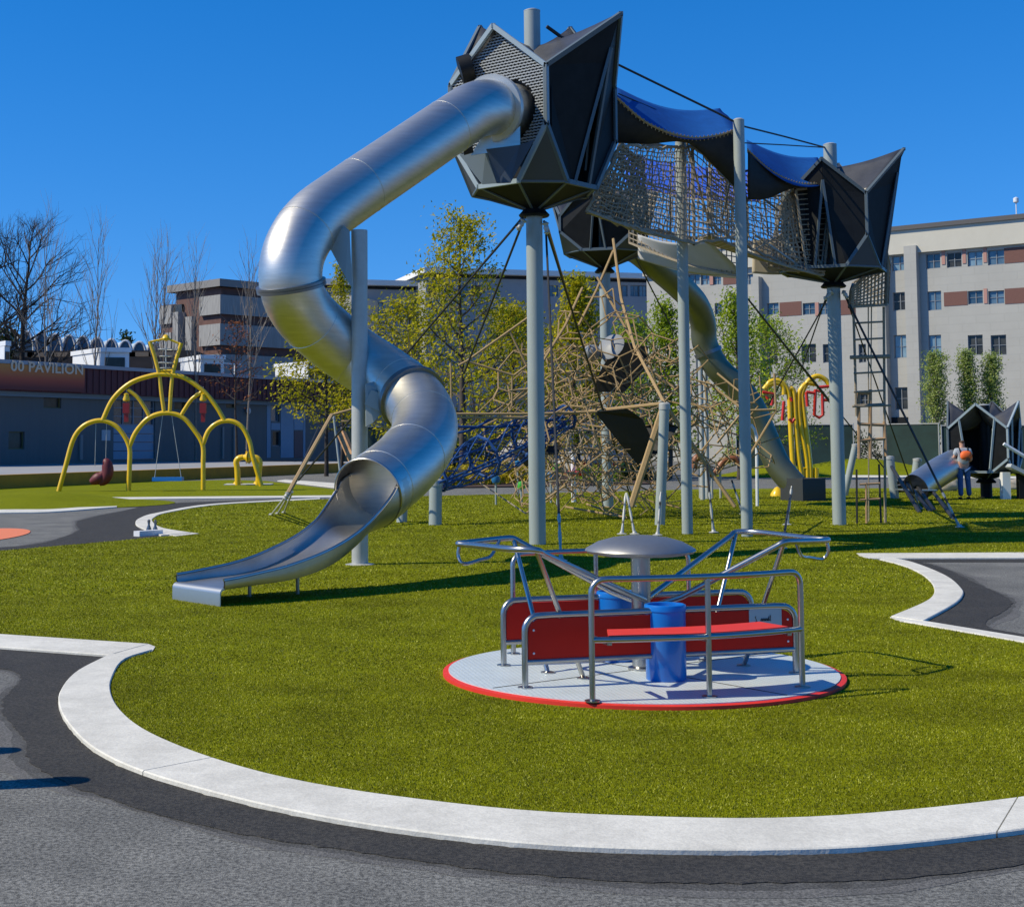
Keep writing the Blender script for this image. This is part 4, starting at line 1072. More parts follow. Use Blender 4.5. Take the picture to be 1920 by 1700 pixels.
rope([(1150, 448, 34), (1165, 560, 33.2), (1190, 650, 32), (1246, 756, 30)], .035)
rope([(1246, 756, 30), (1183, 950, 30)], .07); rope([(1246, 756, 30), (1330, 880, 30.2), (1378, 950, 30)], .04)
rope([(1246, 756, 30), (1115, 770, 31.5), (1020, 780, 32)], .035); rope([(1092, 540, 33), (1060, 610, 32), (1010, 690, 31)], .03)
rope([(1150, 470, 34), (1118, 545, 33.5), (1085, 610, 33)], .03); rope([(1120, 520, 33.5), (1165, 600, 33), (1215, 690, 32.5), (1320, 770, 32)], .03)
rope([(1025, 420, 26), (1075, 590, 30)], .025); rope([(998, 590, 31), (875, 677, 31), (860, 685, 31)], .028)
rope([(875, 677, 31), (963, 704, 31)], .026); rope([(955, 620, 31), (990, 690, 31)], .024); rope([(963, 704, 31), (995, 680, 31)], .022)
rope([(960, 705, 31), (960, 760, 31)], .02); rope([(845, 680, 31), (848, 870, 31)], .02); rope([(955, 732, 31), (1010, 728, 31)], .024)
for i in range(4): rope([(920 + i * 14, 778, 31.3), (985 + i * 9, 728 - i * 2, 31)], .016)
rope([(1325, 715, 31.5), (1390, 765, 31), (1390, 775, 31), (1345, 830, 31)], .026); rope([(1345, 700, 31.5), (1400, 745, 31)], .022)
rope([(1395, 770, 31), (1452, 768, 31)], .028); rope([(1452, 700, 31), (1455, 770, 31), (1390, 880, 31)], .025)
# horizontal double rope and left arm
rope([(622, 778, 30.5), (668, 765, 30.5), (850, 776, 30.8), (1000, 776, 31), (1120, 772, 31)], .03)
rope([(640, 790, 30.5), (850, 782, 30.8), (1000, 784, 31)], .026)
rope([(622, 778, 30.2), (540, 925, 26.8)], .045); rope([(598, 800, 30.5), (540, 930, 27)], .02, M_DROPE)
rope([(640, 812, 30), (665, 870, 29.5)], .10, mat('knotted_rope', (.45, .25, .12), .9, nscale=14, namt=.4), name='knotted_rope')
rope([(700, 790, 30.6), (770, 830, 30.6)], .02); rope([(985, 848, 31), (900, 905, 31), (985, 962, 30)], .018, M_NET); rope([(880, 898, 31), (980, 840, 31)], .022)
rope([(985, 963, 30), (1060, 910, 30)], .022); rope([(955, 905, 31), (1000, 880, 31)], .02)
rope([(1100, 945, 32), (1175, 970, 31), (1060, 950, 32)], .025); rope([(1090, 880, 31.5), (1170, 945, 31)], .03)
for i in range(12):
    x = 1000 + i * 12; rope([(x, 790 + (i % 3) * 12, 32.5), (x + (20 if i % 2 else -16), 850 + (i % 4) * 12, 32.2), (x + 4, 912, 32)], .014, M_NET, 'net_strand')
for i, y in enumerate((802, 818, 836, 855, 880, 905)): rope([(985, y, 32.3), (1080, y + 6 * (-1) ** i, 31.8), (1200, y + 3, 32)], .014, M_NET, 'net_strand')
# four steel stays at the left anchor
for i in range(3):
    a = G(508 + i * 12, 966 - i * 2); a2 = P(538 + i * 5, 928 - i * 3, 26.8)
    m = MB(); m.tube([a, a2], .022, 8); m.lathe([(.06, 0), (.06, .02), (.02, .05)], (a.x, a.y, 0), 10); m.build('anchor_bar', M_POLEG, cl, smooth=True)
shackle(cl, P(541, 922, 26.8), P(533, 938, 26.8), .06)
# dark rubber sheets and pale pods in the net
M_RUB = mat('black_rubber', (.012, .012, .010), .6)
for poly in (((1115, 772, 31), (1175, 766, 30.8), (1190, 775, 30.8), (1205, 786, 30.9), (1226, 832, 31), (1197, 872, 31.2), (1160, 828, 31.1)), ((962, 836, 31.6), (1052, 836, 31.6), (1046, 852, 31.2), (1002, 852, 31.4), (988, 876, 31.6), (975, 862, 31.6)), ((1205, 800, 31.6), (1245, 790, 31), (1272, 800, 31), (1240, 845, 31.2), (1205, 868, 31.4))):
    m = MB(); m.panel([P(*p) for p in poly], .03); m.build('rubber_sheet', M_RUB, cl)
M_POD = mat('grey_pod', (.22, .235, .255), .5, nscale=3, namt=.1)
m = MB(); m.lathe([(0, -.12), (.20, -.10), (.30, 0), (.34, .04), (.20, .10), (0, .12)], P(1147, 652, 32.8), 20, axis=(-.55, -.65, .5)); m.build('pod', M_POD, cl, smooth=True)
m = MB(); m.lathe([(0, -.2), (.15, -.15), (.19, 0), (.1, .17), (0, .2)], P(1110, 660, 32.8), 16, axis=(0, -.9, .3)); m.build('pod', M_POD, cl, smooth=True)
m = MB(); m.panel([P(1162, 640, 33.2), P(1215, 650, 33.2), P(1212, 690, 33.2), P(1170, 735, 33.2), P(1110, 735, 33.4), P(1128, 690, 33.2)], .05); m.build('rubber_sheet', M_RUB, cl)
# leaning posts of the climber
for px, py, ptx, pty, r, lab in ((1237, 985, 1246, 762, .10, 'leaning grey post carrying the right corner of the space net'), (816, 985, 817, 905, .13, 'short grey post at the low end of the blue net tunnel'), (753, 980, 755, 945, .11, 'shorter grey post mostly hidden behind the front slide'), (640, 905, 626, 782, .05, 'thin leaning pole left of the slide post')):
    b = G(px, py); b.z = 0; top = P(ptx, pty, b.y + .05)
    t = thing('short_post', lab, 'post', b, 'short posts of the rope play area'); m = MB(); m.tube([b, top], r, 18); m.build('pole', M_POLE, t, smooth=True)
    m = MB(); m.lathe([(r * 1.15, -.06), (r * 1.15, .05), (r * .8, .08), (0, .08)], top, 16); m.build('cap', M_POLEG, t, smooth=True)

# blue net tunnel
bt = thing('net_tunnel', 'blue rope net tunnel sloping up to the right from its short grey post', 'net tunnel', G(816, 985))
p0, p1 = P(822, 898, 29.6), P(1062, 782, 32); N_, K_ = 15, 10; rings = []
M_BROPE = mat('blue_rope', (.006, .06, .22), .7)
dd = (p1 - p0).normalized(); sx = dd.cross(Vector((0, 0, 1))).normalized(); sy = sx.cross(dd)
m = MB()
for i in range(N_ + 1):
    t = i / N_; c = p0.lerp(p1, t); rw = .26 + .22 * math.sin(math.pi * min(1, t * 1.1))
    ring = [c + (sx * math.cos(2 * math.pi * (k + .5 * (i % 2)) / K_) + sy * math.sin(2 * math.pi * (k + .5 * (i % 2)) / K_)) * rw for k in range(K_)]
    rings.append(ring)
    if i % 5 == 0: m.tube(ring, .035, 5, closed=True)
for i in range(N_):
    for k in range(K_):
        a = rings[i][k]; m.tube([a, rings[i + 1][k]], .014, 4, caps=False); m.tube([a, rings[i + 1][(k + (1 if i % 2 else -1)) % K_]], .014, 4, caps=False)
m.build('net', M_BROPE, bt)
for a, b_ in (((822, 912, 29.6), (1062, 795, 32)), ((822, 905, 29.3), (1060, 790, 31.6)), ((850, 800, 30.5), (1060, 782, 32)), ((835, 815, 30.5), (930, 780, 31)), ((822, 870, 30), (990, 790, 31.5))):
    m = MB(); m.tube(catmull([P(*a), P((a[0] + b_[0]) / 2, (a[1] + b_[1]) / 2 + 8, (a[2] + b_[2]) / 2), P(*b_)], 5), .028, 6); m.build('edge_rope', M_BROPE, bt)

# small play posts with coloured knobs
def play_post(px, py, ytop, col, lab, disc=False, Y=None):
    b = G(px, py); t = thing('balance_post', lab, 'play post', b, 'slim posts with coloured tops'); top = P(px, ytop, b.y)
    m = MB(); m.tube([b, (b.x, b.y, top.z)], .028 if not disc else .07, 10); m.build('post', M_POLE if not disc else M_WHITE, t, smooth=True)
    m = MB()
    if disc: m.lathe([(0, -.02), (.3, -.02), (.36, .04), (.34, .09), (0, .12)], (b.x, b.y, P(px, 890, b.y).z), 20)
    else: m.lathe([(0, 0), (.09, .02), (.12, .1), (.09, .19), (0, .22)], (b.x, b.y, top.z - .02), 14)
    m.build('knob', mat('knob_' + lab.split()[0], col, .4), t, smooth=True)
play_post(930, 947, 905, (.01, .12, .30), 'navy knob on a slim post behind the left ropes'); play_post(978, 948, 916, (.06, .40, .04), 'green knob on a slim post beside the tall grey pole')
play_post(971, 930, 875, (.01, .16, .34), 'teal knob on a slim post above the others'); play_post(1045, 948, 882, (.10, .45, .03), 'lime knob on a slim post right of the tall grey pole'); play_post(1033, 944, 898, (.02, .18, .40), 'blue knob on a slim post right of the tall grey pole')
play_post(1076, 942, 848, (.55, .015, .02), 'red disc on a white post inside the rope net', True)
# orange-brown curved climbing horn
hn = thing('curved_climber', 'orange brown bent tube climber standing right of the space net', 'climber', G(1345, 945))
M_HORN = mat('orange_brown_tube', (.24, .085, .03), .45, nscale=6, namt=.25)
b = G(1340, 935).y
m = MB(); m.tube(catmull([P(1300, 878, b), P(1306, 858, b), P(1320, 862, b), P(1332, 888, b), P(1346, 880, b), P(1358, 864, b), P(1376, 860, b), P(1384, 868, b)], 6), .10, 12); m.build('bent_tube', M_HORN, hn, smooth=True)
for x in (1312, 1334, 1350):
    a = P(x, 876, b); m = MB(); m.tube([(a.x, a.y, 0), a], .035, 8); m.build('leg', M_POLEG, hn, smooth=True)
tr = thing('tall_hook', 'white hooked steel rod standing between the two plain poles', 'rod', G(1418, 950)); bb = G(1418, 950).y
m = MB(); m.tube(catmull([P(1420, 950, bb), P(1419, 860, bb), P(1418, 815, bb), P(1408, 796, bb)], 5), .04, 8); m.build('rod', M_WHITE, tr, smooth=True)

# ------------------------------------------------------------------ swing arch frame
Yw = G(242, 921).y
sf = thing('swing_arch', 'yellow steel arch frame with three hoops and a crown on top', 'swing frame', G(242, 921))
def ytube(pts, r=.085, name='arch', sm=6, parent=None, m_=None, Y=None):
    pp = [P(p[0], p[1], (p[2] if len(p) > 2 else (Y or Yw))) for p in pts]
    if sm: pp = catmull(pp, sm)
    m = MB(); m.tube(pp, r, 12); return m.build(name, m_ or M_YEL, parent or sf, smooth=True)
ytube([(110, G(110, 921).y and 921), (122, 878), (137, 825), (155, 800), (180, 789), (203, 791), (225, 806), (242, 836), (243, 870), (241, 921)])
ytube([(242, 838), (256, 808), (280, 783), (312, 774), (342, 782), (364, 806), (380, 834), (381, 870), (381, 918)])
ytube([(380, 834), (392, 806), (412, 791), (436, 790), (455, 802), (468, 828), (474, 856), (490, 911)])
ytube([(192, 789), (212, 748), (245, 718), (285, 704), (312, 702), (345, 708), (380, 732), (404, 760), (422, 790)])
ytube([(240, 730), (258, 745), (272, 765), (282, 784)], .07); ytube([(378, 735), (360, 748), (346, 768), (338, 782)], .07)
ytube([(281, 640), (290, 668), (299, 703), (303, 740), (308, 775)], .07, sm=0, name='crown_bar'); ytube([(340, 643), (331, 672), (323, 703), (320, 740), (318, 775)], .07, sm=0, name='crown_bar')
ytube([(281, 641), (300, 637), (311, 634), (322, 638), (340, 646)], .04, name='crown_bar'); ytube([(299, 695), (323, 695)], .05, sm=0, name='crown_bar')
m = MB(); m.lathe([(0, -.12), (.12, -.06), (.14, 0), (.09, .1), (0, .14)], P(311, 634, Yw), 12); m.build('finial', M_YEL, sf, smooth=True)
# little spring rig inside the crown
m = MB(); m.tube([P(311, 638, Yw), P(311, 702, Yw)], .025, 6); m.build('crown_stem', M_POLEG, sf)
for y, r in ((655, .28), (668, .22), (680, .26), (690, .2)):
    m = MB(); c = P(311, y, Yw); m.tube([c + Vector((r * math.cos(a), r * math.sin(a), 0)) for a in [i * math.pi / 8 for i in range(16)]], .018, 5, closed=True); m.build('crown_ring', M_POLEG, sf)
for x in (237, 381):
    lb = thing('hanging_lantern', ('left' if x < 300 else 'right') + ' red and yellow chime hanging inside the yellow arch', 'chime', P(x, 745, Yw), 'chimes in the swing arch')
    m = MB(); m.lathe([(0, -.10), (.12, -.06), (.13, .0), (.09, .12), (.1, .18), (0, .24)], P(x, 748, Yw), 12); m.build('yellow_cap', M_YEL, lb, smooth=True)
    m = MB(); c = P(x, 765, Yw); m.box(c, (.22, .22, .36)); m.box(c - Vector((0, 0, .34)), (.14, .14, .3)); m.build('red_body', mat('dark_red', (.30, .012, .015), .5), lb)
    m = MB(); m.tube([P(x, 725, Yw), P(x, 745, Yw)], .012, 5); m.build('hanger', M_POLEG, lb)
# basket swings
bs = thing('swing', 'blue flat swing seat hanging under the middle yellow hoop', 'swing', P(315, 899, Yw), 'swings under the yellow arch')
m = MB(); c = P(315, 898, Yw); m.box(c, (1.05, .5, .13)); m.build('seat', mat('swing_blue', (.02, .22, .62), .45), bs)
for x in (290, 340):
    m = MB(); m.tube([P(x, 896, Yw), P(305 if x == 290 else 322, 778, Yw)], .012, 5); m.build('chain', M_POLEG, bs)
rs_ = thing('swing', 'dark red moulded bucket swing seat hanging under the left yellow hoop', 'swing', P(188, 895, Yw), 'swings under the yellow arch')
M_MAR = mat('maroon_plastic', (.13, .014, .018), .55, nscale=6, namt=.2)
m = MB(); m.tube(catmull([P(170, 904, Yw), P(180, 899, Yw), P(190, 893, Yw), P(196, 884, Yw)], 5), [.10 + .11 * math.sin(math.pi * i / 15) for i in range(16)], 12); m.build('seat', M_MAR, rs_, smooth=True)
m = MB(); m.tube(catmull([P(186, 906, Yw), P(196, 900, Yw), P(202, 885, Yw), P(200, 868, Yw), P(194, 866, Yw)], 4), [.10 + .11 * math.sin(math.pi * i / 16) for i in range(17)], 12); m.build('seat_back', M_MAR, rs_, smooth=True)
for x in (178, 198):
    m = MB(); m.tube([P(x, 874, Yw), P(x + 2, 792, Yw)], .010, 5); m.build('chain', M_POLEG, rs_)
# yellow listening horns
Yh = G(465, 910).y
hr = thing('talk_tubes', 'pair of yellow talking horns facing each other right of the swing arch', 'talk tubes', G(465, 910))
for s_, pts in ((1, [(446, 909), (445, 880), (443, 866), (448, 859), (456, 857)]), (-1, [(484, 909), (486, 880), (487, 866), (482, 859), (474, 857)])):
    ytube(pts, .12, 'horn_pipe', 5, hr, Y=Yh)
    m = MB(); m.lathe([(.10, 0), (.13, .12), (.27, .26), (.24, .25), (.08, .08)], P(pts[-1][0], pts[-1][1], Yh), 16, axis=(s_, -.3, 0)); m.build('bell', M_YEL, hr, smooth=True)
    m = MB(); q = G(pts[0][0], pts[0][1]); m.lathe([(.24, 0), (.16, .10), (.14, .14)], (q.x, q.y, .01), 14); m.build('foot', M_YEL, hr, smooth=True)
m = MB(); q = G(465, 909.5); m.box((q.x, q.y + .3, .03), (1.9, 1.0, .04)); m.build('pad', M_CONC, hr)

# yellow pipe sculpture with red frames on the right
Yp = 46.0
ys = thing('pipe_sculpture', 'cluster of tall yellow curved pipes with red hoops beside the right grey pole', 'play sculpture', (XY(1490, Yp), Yp, 0))
for pts in ([(1492, 905), (1486, 860), (1482, 790), (1480, 745), (1474, 725), (1460, 714), (1444, 716), (1436, 728)], [(1506, 908), (1498, 860), (1492, 790), (1489, 740), (1486, 730), (1482, 728)], [(1514, 905), (1512, 860), (1500, 790), (1498, 745), (1503, 728), (1515, 718), (1530, 720)], [(1520, 905), (1518, 860), (1506, 760), (1505, 735), (1516, 714), (1532, 705), (1548, 712), (1556, 724)], [(1470, 740), (1468, 724), (1456, 718), (1440, 722), (1432, 730)]):
    ytube(pts, .08, 'pipe', 5, ys, Y=Yp)
for x0, x1 in ((1505, 1521), (1529, 1531)):
    a = P(x0, 877, Yp); b_ = P(x1, 878, Yp)
    m = MB(); m.tube([P(x0, 905, Yp), a, b_, P(x1, 905, Yp)], .07, 8); m.build('hoop_rail', M_YEL, ys, smooth=True)
M_REDF = mat('red_frame_paint', (.62, .03, .015), .4)
for pts in ([(1512, 735), (1514, 762)], [(1512, 735), (1526, 737)], [(1529, 730), (1527, 778), (1536, 783), (1543, 778), (1542, 735), (1529, 732)], [(1536, 726), (1558, 724)], [(1545, 750), (1560, 750)], [(1470, 752), (1467, 788)], [(1482, 745), (1485, 752)], [(1480, 785), (1485, 792), (1490, 785)], [(1430, 735), (1450, 738), (1447, 760)], [(1436, 740), (1440, 748)]):
    ytube(pts, .05, 'red_hoop', 0, ys, M_REDF, Yp - .3)
for x, y in ((1457, 903), (1474, 906)):
    m = MB(); q = P(x, y, 44); m.lathe([(.22, 0), (.2, .1), (.08, .26), (0, .3)], (q.x, q.y, 0), 12); m.build('yellow_stub', M_YEL, ys, smooth=True)

# leaning grey-blue posts under the right tower
for px, py, qx, qy, r, lab in ((1583, 930, 1604, 835, .10, 'grey blue post leaning right beside the right tower pole'), (1678, 935, 1668, 858, .12, 'pale leaning post left of the crossbar'), (1712, 930, 1720, 862, .12, 'pale leaning post right of the crossbar')):
    b = G(px, py); b.z = 0; t = thing('leaning_post', lab, 'post', b, 'leaning posts near the right tower'); top = P(qx, qy, b.y)
    m = MB(); m.tube([b, top], r, 16); m.build('pole', M_POLE, t, smooth=True); m = MB(); m.lathe([(r * 1.1, -.04), (r * 1.1, .04), (0, .06)], top, 14); m.build('cap', M_POLEG, t, smooth=True)
t = thing('step_bundle', 'dark rope wrapped crossbar stretched between the two pale leaning posts', 'crossbar', P(1695, 915, 42))
for y in (903, 911, 918):
    m = MB(); m.tube([P(1676, y + 2, 42), P(1716, y, 42)], .05, 8); m.build('bar', M_RUB, t, smooth=True)
for (x0, y0), (x1, y1) in (((1672, 875), (1725, 962)), ((1700, 905), (1745, 960)), ((1720, 912), (1752, 958)), ((1748, 920), (1790, 975))):
    m = MB(); m.tube([P(x0, y0, 41), P(x1, y1, G(x1, y1).y)], .05, 6); m.build('stay', M_DROPE, t)

# ------------------------------------------------------------------ playhouse on the right
b = G(1850, 934); PH = Vector((b.x, b.y, 0)); DH = b.y
ph = thing('playhouse', 'small black crystal playhouse low on a pole at the right edge', 'playhouse', PH)
pole(ph, PH, Z(760, DH, 1850) , .16, M_BLACK)
cabin(ph, PH, R(-80), 1.15, Z(803, DH - 1, 1820), Z(860, DH - 1, 1820), Z(885, DH - .8, 1820), Z(900, DH, 1850), [(.95, Z(754, DH, 1890), 0), (1.0, Z(752, DH, 1890), 0), (1.0, Z(752, DH, 1890), 0), (.90, Z(757, DH - 1, 1818), 0)], Z(790, DH, 1850), faces=('door', 'back', 'back', 'door'), pole_r=.16, scale_frame=.06, rr=(.80, .36), pale=(0, 3))
ps = thing('short_slide', 'short steel tube slide coming down left from the small playhouse', 'slide', G(1715, 918))
q_ = catmull([P(1792, 868, DH - .6), P(1765, 882, DH - .9), P(1735, 902, DH - 1.2), P(1718, 914, DH - 1.4)], 6)
m = MB(); m.tube(q_, .40, 24, caps=False); m.tube(q_, .39, 24, caps=False); m.build('tube', M_STEEL, ps, smooth=True)
m = MB(); m.box(P(1717, 918, DH - 1.5) , (.9, .8, .03)); m.build('exit_tray', M_STEEL, ps)
pr_ = thing('ramp', 'pale steel ramp with handrail leaving the playhouse to the right', 'ramp', P(1905, 930, DH - 1))
m = MB(); m.bar(P(1885, 872, DH - 1), P(1945, 902, DH - 1), .8, .10); m.build('deck', mat('pale_ramp', (.42, .45, .47), .5), pr_)
m = MB(); m.tube([P(1882, 832, DH - 1.4), P(1945, 870, DH - 1.4)], .05, 8); m.build('handrail', M_WHITE, pr_)
for x in (1884, 1915):
    a = P(x, 885, DH - 1); m = MB(); m.box((a.x, a.y, a.z / 2), (.22, .22, a.z)); m.build('leg', M_WHITE if x < 1900 else M_BLACK, pr_)

# low white kerb block on the left path with two little fixtures
wb = thing('drain_block', 'small white drain block with two dark studs on the left kerb tip', 'drain block', G(278, 1006))
a, b_ = G(256, 1006), G(300, 1003); m = MB(); m.bar(a + Vector((0, 0, .05)), b_ + Vector((0, 0, .05)), .16, .10); m.build('block', M_WHITE, wb)
for x, y in ((279, 1000), (291, 1001)):
    q = G(x, y); m = MB(); m.lathe([(.05, 0), (.05, .08), (.02, .16), (.03, .24), (0, .27)], q, 8); m.build('stud', M_STEELD, wb, smooth=True)

# ------------------------------------------------------------------ facade builder
class Facade:
    """vertical wall plane given by two plan points; pixel -> (s, z) on the plane"""
    def __init__(s, a, b):
        s.a = Vector((a[0], a[1], 0)); s.d = (Vector((b[0], b[1], 0)) - s.a).normalized(); s.n = Vector((s.d.y, -s.d.x, 0))
        if s.n.dot(s.a) > 0: s.n = -s.n           # towards the camera
    def hit(s, px, py):
        r = ray(px, py); O = Vector((0, 0, EYE)); t = (s.a - O).dot(s.n) / r.dot(s.n); p = O + r * t
        return ((p - s.a).dot(s.d), p.z)
    def pt(s, u, z, o=0): return s.a + s.d * u + s.n * o + Vector((0, 0, z))
    def rect(s, x0, x1, y0, y1):
        """x range at the middle of the y range"""
        xm, ym = (x0 + x1) / 2, (y0 + y1) / 2
        return (s.hit(x0, ym)[0], s.hit(x1, ym)[0], s.hit(xm, y1)[1], s.hit(xm, y0)[1])
    def block(s, m, u0, u1, z0, z1, o0, o1):
        c = s.pt((u0 + u1) / 2, (z0 + z1) / 2, (o0 + o1) / 2); rot = Matrix((s.d, s.n, Vector((0, 0, 1)))).transposed()
        m.box(c, (abs(u1 - u0), abs(o1 - o0), z1 - z0), rot=rot)
    def wall(s, m, u0, u1, z0, z1, holes, depth=.22):
        us = sorted({u0, u1, *[h[0] for h in holes], *[h[1] for h in holes]}); zs = sorted({z0, z1, *[h[2] for h in holes], *[h[3] for h in holes]})
        us = [u for u in us if u0 <= u <= u1]; zs = [z for z in zs if z0 <= z <= z1]
        for i in range(len(us) - 1):
            for j in range(len(zs) - 1):
                cu, cz = (us[i] + us[i + 1]) / 2, (zs[j] + zs[j + 1]) / 2
                if any(h[0] < cu < h[1] and h[2] < cz < h[3] for h in holes): continue
                m.add([s.pt(us[i], zs[j]), s.pt(us[i + 1], zs[j]), s.pt(us[i + 1], zs[j + 1]), s.pt(us[i], zs[j + 1])], [(0, 1, 2, 3)])
        for h in holes:
            q = [(h[0], h[2]), (h[1], h[2]), (h[1], h[3]), (h[0], h[3])]
            for k in range(4):
                a, b = q[k], q[(k + 1) % 4]; m.add([s.pt(*a), s.pt(*b), s.pt(*b, -depth), s.pt(*a, -depth)], [(0, 1, 2, 3)])
    def window(s, parent, h, gm, fm, depth=.2, nx=2, ny=2, name='window', label=None):
        m = MB(); w_ = .06
        s.block(m, h[0], h[1], h[2], h[2] + w_, -depth + .01, -depth + .07); s.block(m, h[0], h[1], h[3] - w_, h[3], -depth + .01, -depth + .07)
        for k in range(nx + 1):
            u = h[0] + (h[1] - h[0] - w_) * k / nx; s.block(m, u, u + w_, h[2] + w_, h[3] - w_, -depth + .013, -depth + .067)
        for k in range(1, ny): 
            z = h[2] + (h[3] - h[2]) * k / ny; s.block(m, h[0], h[1], z - .02, z + .02, -depth + .02, -depth + .06)
        f = m.build(name, fm, parent, label=label)
        m = MB(); m.add([s.pt(h[0], h[2], -depth), s.pt(h[1], h[2], -depth), s.pt(h[1], h[3], -depth), s.pt(h[0], h[3], -depth)], [(0, 1, 2, 3)]); m.build('pane', gm, f)
        return f
M_WFR = mat('window_frame_grey', (.20, .22, .24), .5)
def glass(i):
    cs = [((.015, .03, .045), (.05, .09, .13)), ((.10, .17, .22), (.22, .32, .38)), ((.02, .02, .02), (.07, .07, .06)), ((.05, .09, .13), (.12, .19, .25))]
    c = cs[i % 4]; return mat('window_glass_%s' % 'abcd'[i % 4], c[0], .12, nscale=.9, col2=c[1], spec=.8 if i % 4 != 2 else .25)
# ---- hospital-like long building on the right
fa = Facade((XY(1190, 129), 129.0), (XY(1920, 108), 108.0))
def zf(px, py): return fa.hit(px, py)[1]
ob = thing('office_building', 'long grey four storey building with brown window bands behind the right trees', 'building', fa.pt(30, 0))
M_GREY = mat('grey_render', (.40, .39, .355), .85, nscale=.5, namt=.05, bump=.2, bscale=20)
def courses(m, rowh, amt):
    n = m.node_tree.nodes; l = m.node_tree.links; b = n['Principled BSDF']; src = b.inputs['Base Color'].links[0].from_socket
    tc = n.new('ShaderNodeTexCoord'); sx = n.new('ShaderNodeSeparateXYZ'); cx = n.new('ShaderNodeCombineXYZ'); l.new(tc.outputs['Object'], sx.inputs[0])
    l.new(sx.outputs['X'], cx.inputs[0]); l.new(sx.outputs['Z'], cx.inputs[1])
    br_ = n.new('ShaderNodeTexBrick'); br_.inputs['Scale'].default_value = 1; br_.inputs['Row Height'].default_value = rowh; br_.inputs['Brick Width'].default_value = rowh * 2.6; br_.inputs['Mortar Size'].default_value = .035
    br_.inputs['Color1'].default_value = (1, 1, 1, 1); br_.inputs['Color2'].default_value = (.97, .97, .97, 1); br_.inputs['Mortar'].default_value = (1 - amt,) * 3 + (1,)
    l.new(cx.outputs[0], br_.inputs[0]); mx = n.new('ShaderNodeMix'); mx.data_type = 'RGBA'; mx.blend_type = 'MULTIPLY'; mx.inputs[0].default_value = 1
    l.new(src, mx.inputs[6]); l.new(br_.outputs[0], mx.inputs[7]); l.new(mx.outputs[2], b.inputs['Base Color'])
courses(M_GREY, .62, .07)
M_CREAM = mat('cream_parapet', (.53, .50, .42), .85, nscale=.6, namt=.05)
M_BROWN = mat('brown_brick', (.16, .075, .06), .85, nscale=30, namt=.25)
M_PIER = mat('pinkish_pier', (.42, .22, .18), .8)
uL, uR = fa.hit(1215, 700)[0], fa.hit(1990, 700)[0]
ztop = zf(1900, 413); zpar = zf(1900, 459)
wins = []
def W_(x0, x1, y0, y1, g): wins.append((fa.rect(x0, x1, y0, y1), g))
brown = []
for x0, x1, g_ in ((1672, 1700, 1), (1736, 1763, 0), (1775, 1803, 2), (1814, 1842, 1), (1852, 1883, 3)):
    yy = 478 + (1700 - x0) * .062; W_(x0, x1, yy, yy + 28, g_)
brown.append((1883, 1990, 461, 490))
for x0, x1, g_ in ((1674, 1701, 2), (1739, 1765, 3)): W_(x0, x1, 546 if x0 > 1700 else 548, 582, g_)
for x0, x1, g_ in ((1815, 1843, 0), (1853, 1883, 3)): W_(x0, x1, 545, 570, g_)
brown += [(1770, 1814, 547, 573), (1884, 1990, 538, 567)]
for x0, x1, g_ in ((1676, 1702, 1), (1741, 1765, 1), (1815, 1843, 2), (1858, 1887, 2)): W_(x0, x1, 628, 666 if x0 > 1800 else 671, g_)
W_(1678, 1702, 726, 768, 2)
for x0, x1, g_ in ((1290, 1312, 3), (1314, 1332, 1), (1336, 1352, 1), (1393, 1412, 3)): W_(x0, x1, 514, 534, g_)
brown += [(1356, 1390, 512, 533)]
for x0, x1, g_ in ((1340, 1354, 0), (1438, 1460, 3), (1505, 1528, 0), (1536, 1556, 3)):
    W_(x0, x1, 568, 590, g_)
brown += [(1462, 1503, 566, 592), (1575, 1604, 562, 590)]
for x0, x1 in ((1503, 1530), (1543, 1564), (1610, 1624)): W_(x0, x1, 645, 680, 2)
W_(1440, 1458, 650, 684, 2); W_(1612, 1630, 738, 762, 2)
holes = [w_[0] for w_ in wins]
m = MB(); fa.wall(m, uL, uR, -.2, zpar, holes)
# sides and back
bk = [fa.pt(uL, 0), fa.pt(uR, 0), fa.pt(uR, 0, -22), fa.pt(uL, 0, -22)]
for i, j in ((1, 2), (2, 3), (3, 0)):
    a, b = bk[i], bk[j]; m.add([a, b, b + Vector((0, 0, zpar)), a + Vector((0, 0, zpar))], [(0, 1, 2, 3)])
m.build('wall', M_GREY, ob)
for h, g_ in wins: fa.window(ob, h, glass(g_), M_WFR)
for x0, x1, y0, y1 in brown:
    h = fa.rect(x0, x1, y0, y1); m = MB(); fa.block(m, h[0], h[1], h[2], h[3], .004, .03); m.build('brown_panel', M_BROWN, ob)
for x, y0, y1 in ((1702, 479, 503), (1769, 470, 496), (1808, 468, 494), (1847, 465, 492), (1848, 541, 569), (1532, 567, 592), (1334, 513, 534)):
    h = fa.rect(x - 3.2, x + 3.2, y0, y1); m = MB(); fa.block(m, h[0], h[1], h[2], h[3], .0, .05); m.build('pier', M_PIER, ob)
m = MB(); fa.block(m, uL - .2, uR, zpar, ztop, -22, .35); m.build('parapet', M_CREAM, ob)
m = MB(); fa.block(m, uL - .3, uR + .1, ztop, ztop + .35, -22.2, .55); m.build('roof_trim', mat('dark_roof_trim', (.09, .085, .085), .7), ob)
for x0, x1, yt in ((1705, 1728, 462), (1652, 1668, 480), (1440 - 22, 1440 - 8, 520), (1300, 1312, 540)):
    h = fa.rect(x0, x1, yt, 800); m = MB(); fa.block(m, h[0], h[1], -.2, zf((x0 + x1) / 2, yt), 0, .7); m.build('pilaster', M_GREY, ob)
